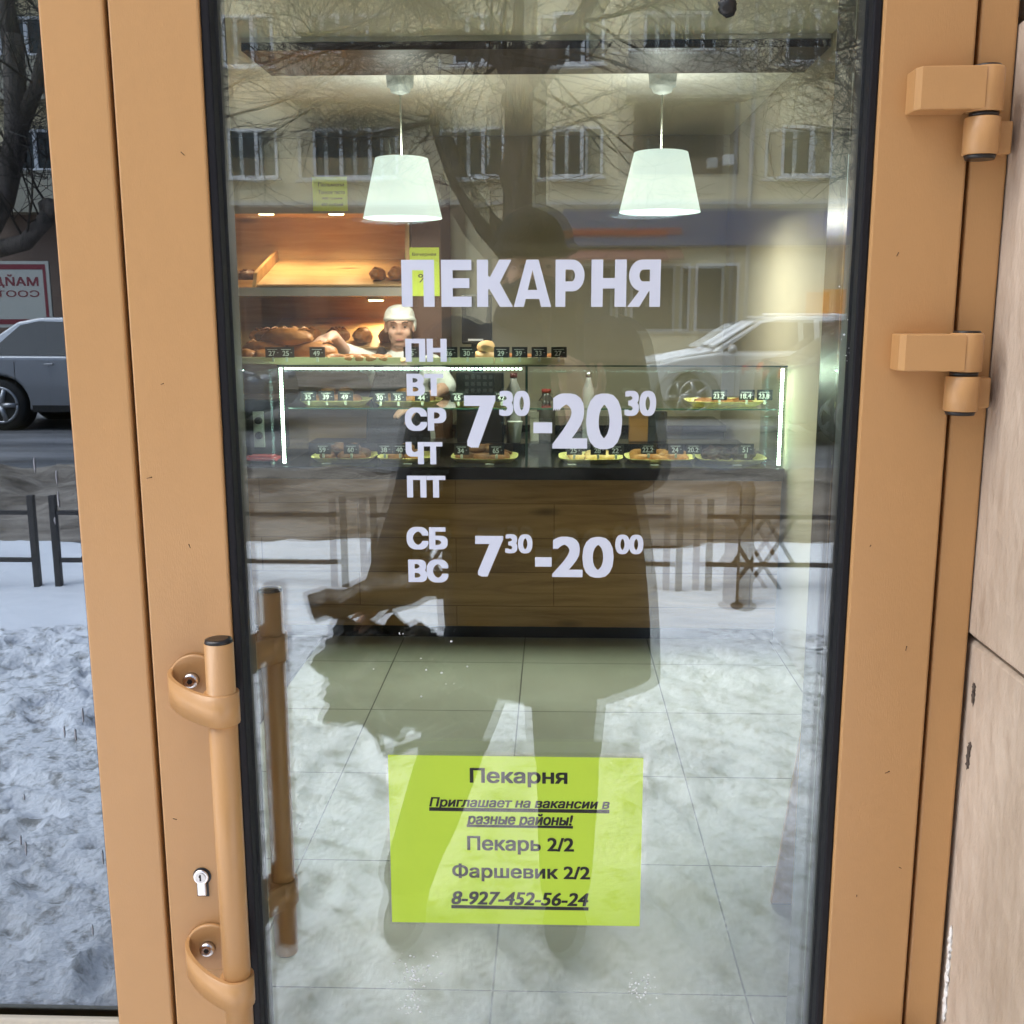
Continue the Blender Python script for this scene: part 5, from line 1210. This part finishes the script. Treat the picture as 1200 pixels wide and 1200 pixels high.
    if snow:
        m = MB(); m.grid(-.9, .18, -.56, .56, 20, 20, lambda x, y: zr + .012 + .018 * fbm(x, y, 4, 3) + .02); m.grid(1.12, 2.02, -.72, .72, 20, 20, lambda x, y: .965 - (x - 1.12) * .20 + .02 + .025 * fbm(x, y, 4, 6)); m.grid(.50, 1.08, -.50, .60, 12, 14, lambda x, y: 1.385 - (x - .47) * .60 + .02 + .012 * fbm(x, y, 5, 2))
        sm_ = obj('snow_cover', m, SNOWCAP, t); md = sm_.modifiers.new('thick', 'SOLIDIFY'); md.thickness = .03
    return t
SILV = pbr('silver_paint', (0.25, 0.26, 0.28), 0.28, 0.55, coat=.6); WHITE_P = pbr('pale_silver_paint', (0.60, 0.61, 0.62), 0.3, 0.2, coat=.6); NAVY = pbr('dark_blue_paint', (0.02, 0.025, 0.06), 0.25, coat=.7)
wpos = M(2, 487, 13.75)
car('silver car with alloy wheels mirrored in the left shop window', (wpos.x + 1.34, wpos.y - .86, .03), 0, SILV)
wpos = M(815, 480, 15.6)
car('pale silver car with snow on its hood and windscreen right of the photographer', (wpos.x + 1.36, wpos.y - .86, .03), R_(180), WHITE_P, True)
q = M(918, 415, 12.6)
car('dark blue car with only its red taillight mirrored at the right edge', (q.x + 2.2, q.y - .86, .03), 0, NAVY)

# apartment building across the street -----------------------------------------
DB = 30.0; YB = 2 * GLASS_Y - (CAM.y + DB)
def bx(px, py=180): return M(px, py, DB).x
def bz(py): return M(600, py, DB).z
bd = thing('apartment_building', 'beige rendered apartment block with white windows and ground floor shops across the street', 'building', (0, YB, 0))
RENDER = dirty('beige_render', (0.74, 0.65, 0.44), (0.64, 0.56, 0.37), 0.35, 0.6, 0.8, (1, 1, .5), .85, .2, 30, .01)
x0, x1_ = -24, 26
obj('wall', B(x0, x1_, YB - 10, YB, 0, 17), RENDER, bd, True)
obj('base_cladding', B(x0, bx(545), YB + .002, YB + .10, 0, bz(240)), pbr('brown_cladding', (0.17, 0.115, 0.085), .7, var=.12, vscale=1.5), bd, True)
PVC = pbr('white_pvc', (.74, .75, .76), .4); WG = pbr('house_window_glass', (.035, .042, .045), .08, var=.4, vscale=.5)
SILL = pbr('sill_sheet', (.62, .62, .62), .5); CURT = pbr('pale_curtain', (.42, .43, .40), .9)
def win_mesh(wd, ht, mull):
    m = MB(); f = .07
    m.box(-wd / 2, wd / 2, .0, .09, 0, f).box(-wd / 2, wd / 2, .0, .09, ht - f, ht).box(-wd / 2, -wd / 2 + f, 0, .089, f, ht - f).box(wd / 2 - f, wd / 2, 0, .089, f, ht - f)
    for u in mull: m.box(u * wd - .05, u * wd + .05, 0, .088, f, ht - f)
    return m.mesh('window', PVC)
hgt = bz(148) - bz(207)
storey = 2.86; zs1 = bz(208)
WM = {w_: (win_mesh(w_, hgt, mu), MB().box(-w_ / 2 + .05, w_ / 2 - .05, .012, .03, .05, hgt - .05).mesh('pane', WG), MB().box(-w_ / 2 - .08, w_ / 2 + .08, 0, .20, -.06, -.005).mesh('sill', SILL)) for w_, mu in ((1.35, (.08,)), (2.3, (-.17, .17)))}
def window(x, z, w_):
    o = obj('window', WM[w_][0], None, bd, True); o.location = (x, YB + .003, z)
    for k in (1, 2):
        c = obj('pane' if k == 1 else 'sill', WM[w_][k], None, o); 
wx_list = [(297, 1.35), (417, 2.3), (562, 1.35), (677, 1.35), (802, 2.3), (945, 1.35), (1060, 1.35), (180, 1.35), (60, 2.3), (-55, 1.35), (-170, 1.35), (1175, 1.35)]
for fl_ in range(4):
    for px, w_ in wx_list:
        if fl_ == 0 and px == 802: continue
        if fl_ >= 2 and (px < -60 or px > 1100): continue
        window(bx(px), zs1 + storey * fl_, w_)
# balconies over the wide windows, and a flat panel with the recess shade in its colour
BALC = pbr('balcony_panel', (.33, .31, .24), .7, var=.1, vscale=1); 
for px, fls in ((417, (1, 2)), (802, (1, 2)), (60, (0, 1, 2))):
    for k in fls:
        z = zs1 + storey * k
        b_ = obj('balcony', MB().box(bx(px) - 1.6, bx(px) + 1.6, YB + .003, YB + 1.0, z - .95, z - .82).box(bx(px) - 1.6, bx(px) + 1.6, YB + .94, YB + 1.0, z - .819, z + .12).box(bx(px) - 1.6, bx(px) - 1.54, YB + .1, YB + .939, z - .819, z + .12).box(bx(px) + 1.54, bx(px) + 1.6, YB + .1, YB + .939, z - .819, z + .12), BALC, bd, True)
        obj('handrail', MB().box(bx(px) - 1.63, bx(px) + 1.63, YB + .92, YB + 1.02, z + .121, z + .17), PVC, b_, True)
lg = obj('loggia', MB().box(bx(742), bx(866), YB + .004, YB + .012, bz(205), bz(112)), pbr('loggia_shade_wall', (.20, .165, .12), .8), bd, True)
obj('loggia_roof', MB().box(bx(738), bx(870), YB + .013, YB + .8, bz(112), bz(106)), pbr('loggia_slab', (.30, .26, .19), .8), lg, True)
obj('loggia_window', MB().box(bx(754), bx(838), YB + .0125, YB + .06, bz(184), bz(146)), WG, lg, True)
obj('air_conditioner', MB().box(bx(846), bx(858), YB + .013, YB + .32, bz(196), bz(184), .02), PVC, bd, True)
obj('cornice', MB().box(x0, x1_, YB + .003, YB + .07, bz(240), bz(234)), pbr('pale_band', (.55, .52, .45), .8), bd, True)
# ground floor shops
fa = obj('shop_fascia', MB().box(bx(660), bx(1100), YB + .004, YB + .30, bz(288), bz(246)), pbr('grey_blue_fascia', (.12, .13, .20), .5), bd, True)
obj('red_strip', MB().box(bx(670), bx(800), YB + .301, YB + .33, bz(276), bz(268)), pbr('red_strip', (.32, .06, .04), .5), fa, True)
obj('awning', MB().prism([(YB + .02, bz(290)), (YB + 1.1, bz(304)), (YB + 1.1, bz(307)), (YB + .02, bz(294))], bx(665), bx(800), 'x'), pbr('dull_red_awning', (.22, .09, .075), .7), bd, True)
for a_, b_, mt_ in ((672, 735, 'a'), (745, 810, 'b'), (822, 868, 'c'), (300, 356, 'd'), (380, 440, 'e')):
    s_ = obj('shop_window', MB().box(bx(a_), bx(b_), YB + .10, YB + .13, bz(385), bz(312)), WG, bd, True)
    obj('shop_window_frame', MB().box(bx(a_) - .07, bx(b_) + .07, YB + .012, YB + .099, bz(388), bz(309)), PVC, s_, True)
obj('downpipe', MB().tube([(bx(880), YB + .1, 0), (bx(880), YB + .1, 16)], .06, 10), SILL, bd, True)
t = thing('shop_sign', 'framed blue shop sign with an added orange glow panel mirrored near the right edge of the glass', 'sign', (bx(985), YB + .5, bz(285)))
obj('blue_panel', MB().box(bx(965), bx(1035), YB + .42, YB + .5, bz(278), bz(250)), pbr('blue_panel', (.03, .05, .30), .4), t, True)
obj('orange_glow_panel', MB().box(bx(968), bx(995), YB + .42, YB + .5, bz(385), bz(340)), emis('shelf_light_glow', (1.0, .42, .10), .9), t, True)  # added glowing panel, stands in for the mirrored warm shelf light
# red bordered banner behind the silver car
d = 21.0
p0, p1 = M(-110, 384, d), M(56, 306, d)
t = thing('banner', 'pale banner with a dark red border standing behind the silver car', 'banner', ((p0.x + p1.x) / 2, p0.y, 0))
obj('banner_sheet', MB().box(p0.x, p1.x, p0.y - .03, p0.y, p0.z, p1.z), pbr('banner_cloth', (.50, .50, .44), .7), t, True)
bw_ = .10; e = .002
obj('border', MB().box(p0.x + .06, p1.x - .06, p0.y + e, p0.y + 2 * e, p1.z - .06 - bw_, p1.z - .06).box(p0.x + .06, p1.x - .06, p0.y + e, p0.y + 2 * e, p0.z + .06, p0.z + .06 + bw_).box(p1.x - .06 - bw_ * .6, p1.x - .06, p0.y + e, p0.y + 2 * e, p0.z + .06 + bw_, p1.z - .06 - bw_), pbr('banner_red', (.22, .03, .04), .6), t, True)
mb = MB()
for tx, za_, zb_ in (('МАЙДЕРОВЕСТЬ', .60, .80), ('СООТВЕТСТВИЕ', .46, .56)):
    H = p1.z - p0.z; text_in(mb, tx, p0.x + .25, p1.x - .22, p0.z + H * za_, p0.z + H * zb_, p0.y + .003, offset=.03, mirror=True)
obj('banner_print', mb, MATS['banner_red'], t, True)
mb = MB()
for xx in (p0.x + .05, p1.x - .05): mb.box(xx - .03, xx + .03, p0.y - .10, p0.y - .031, -.05, p1.z)
obj('post', mb, IRON, t, True)
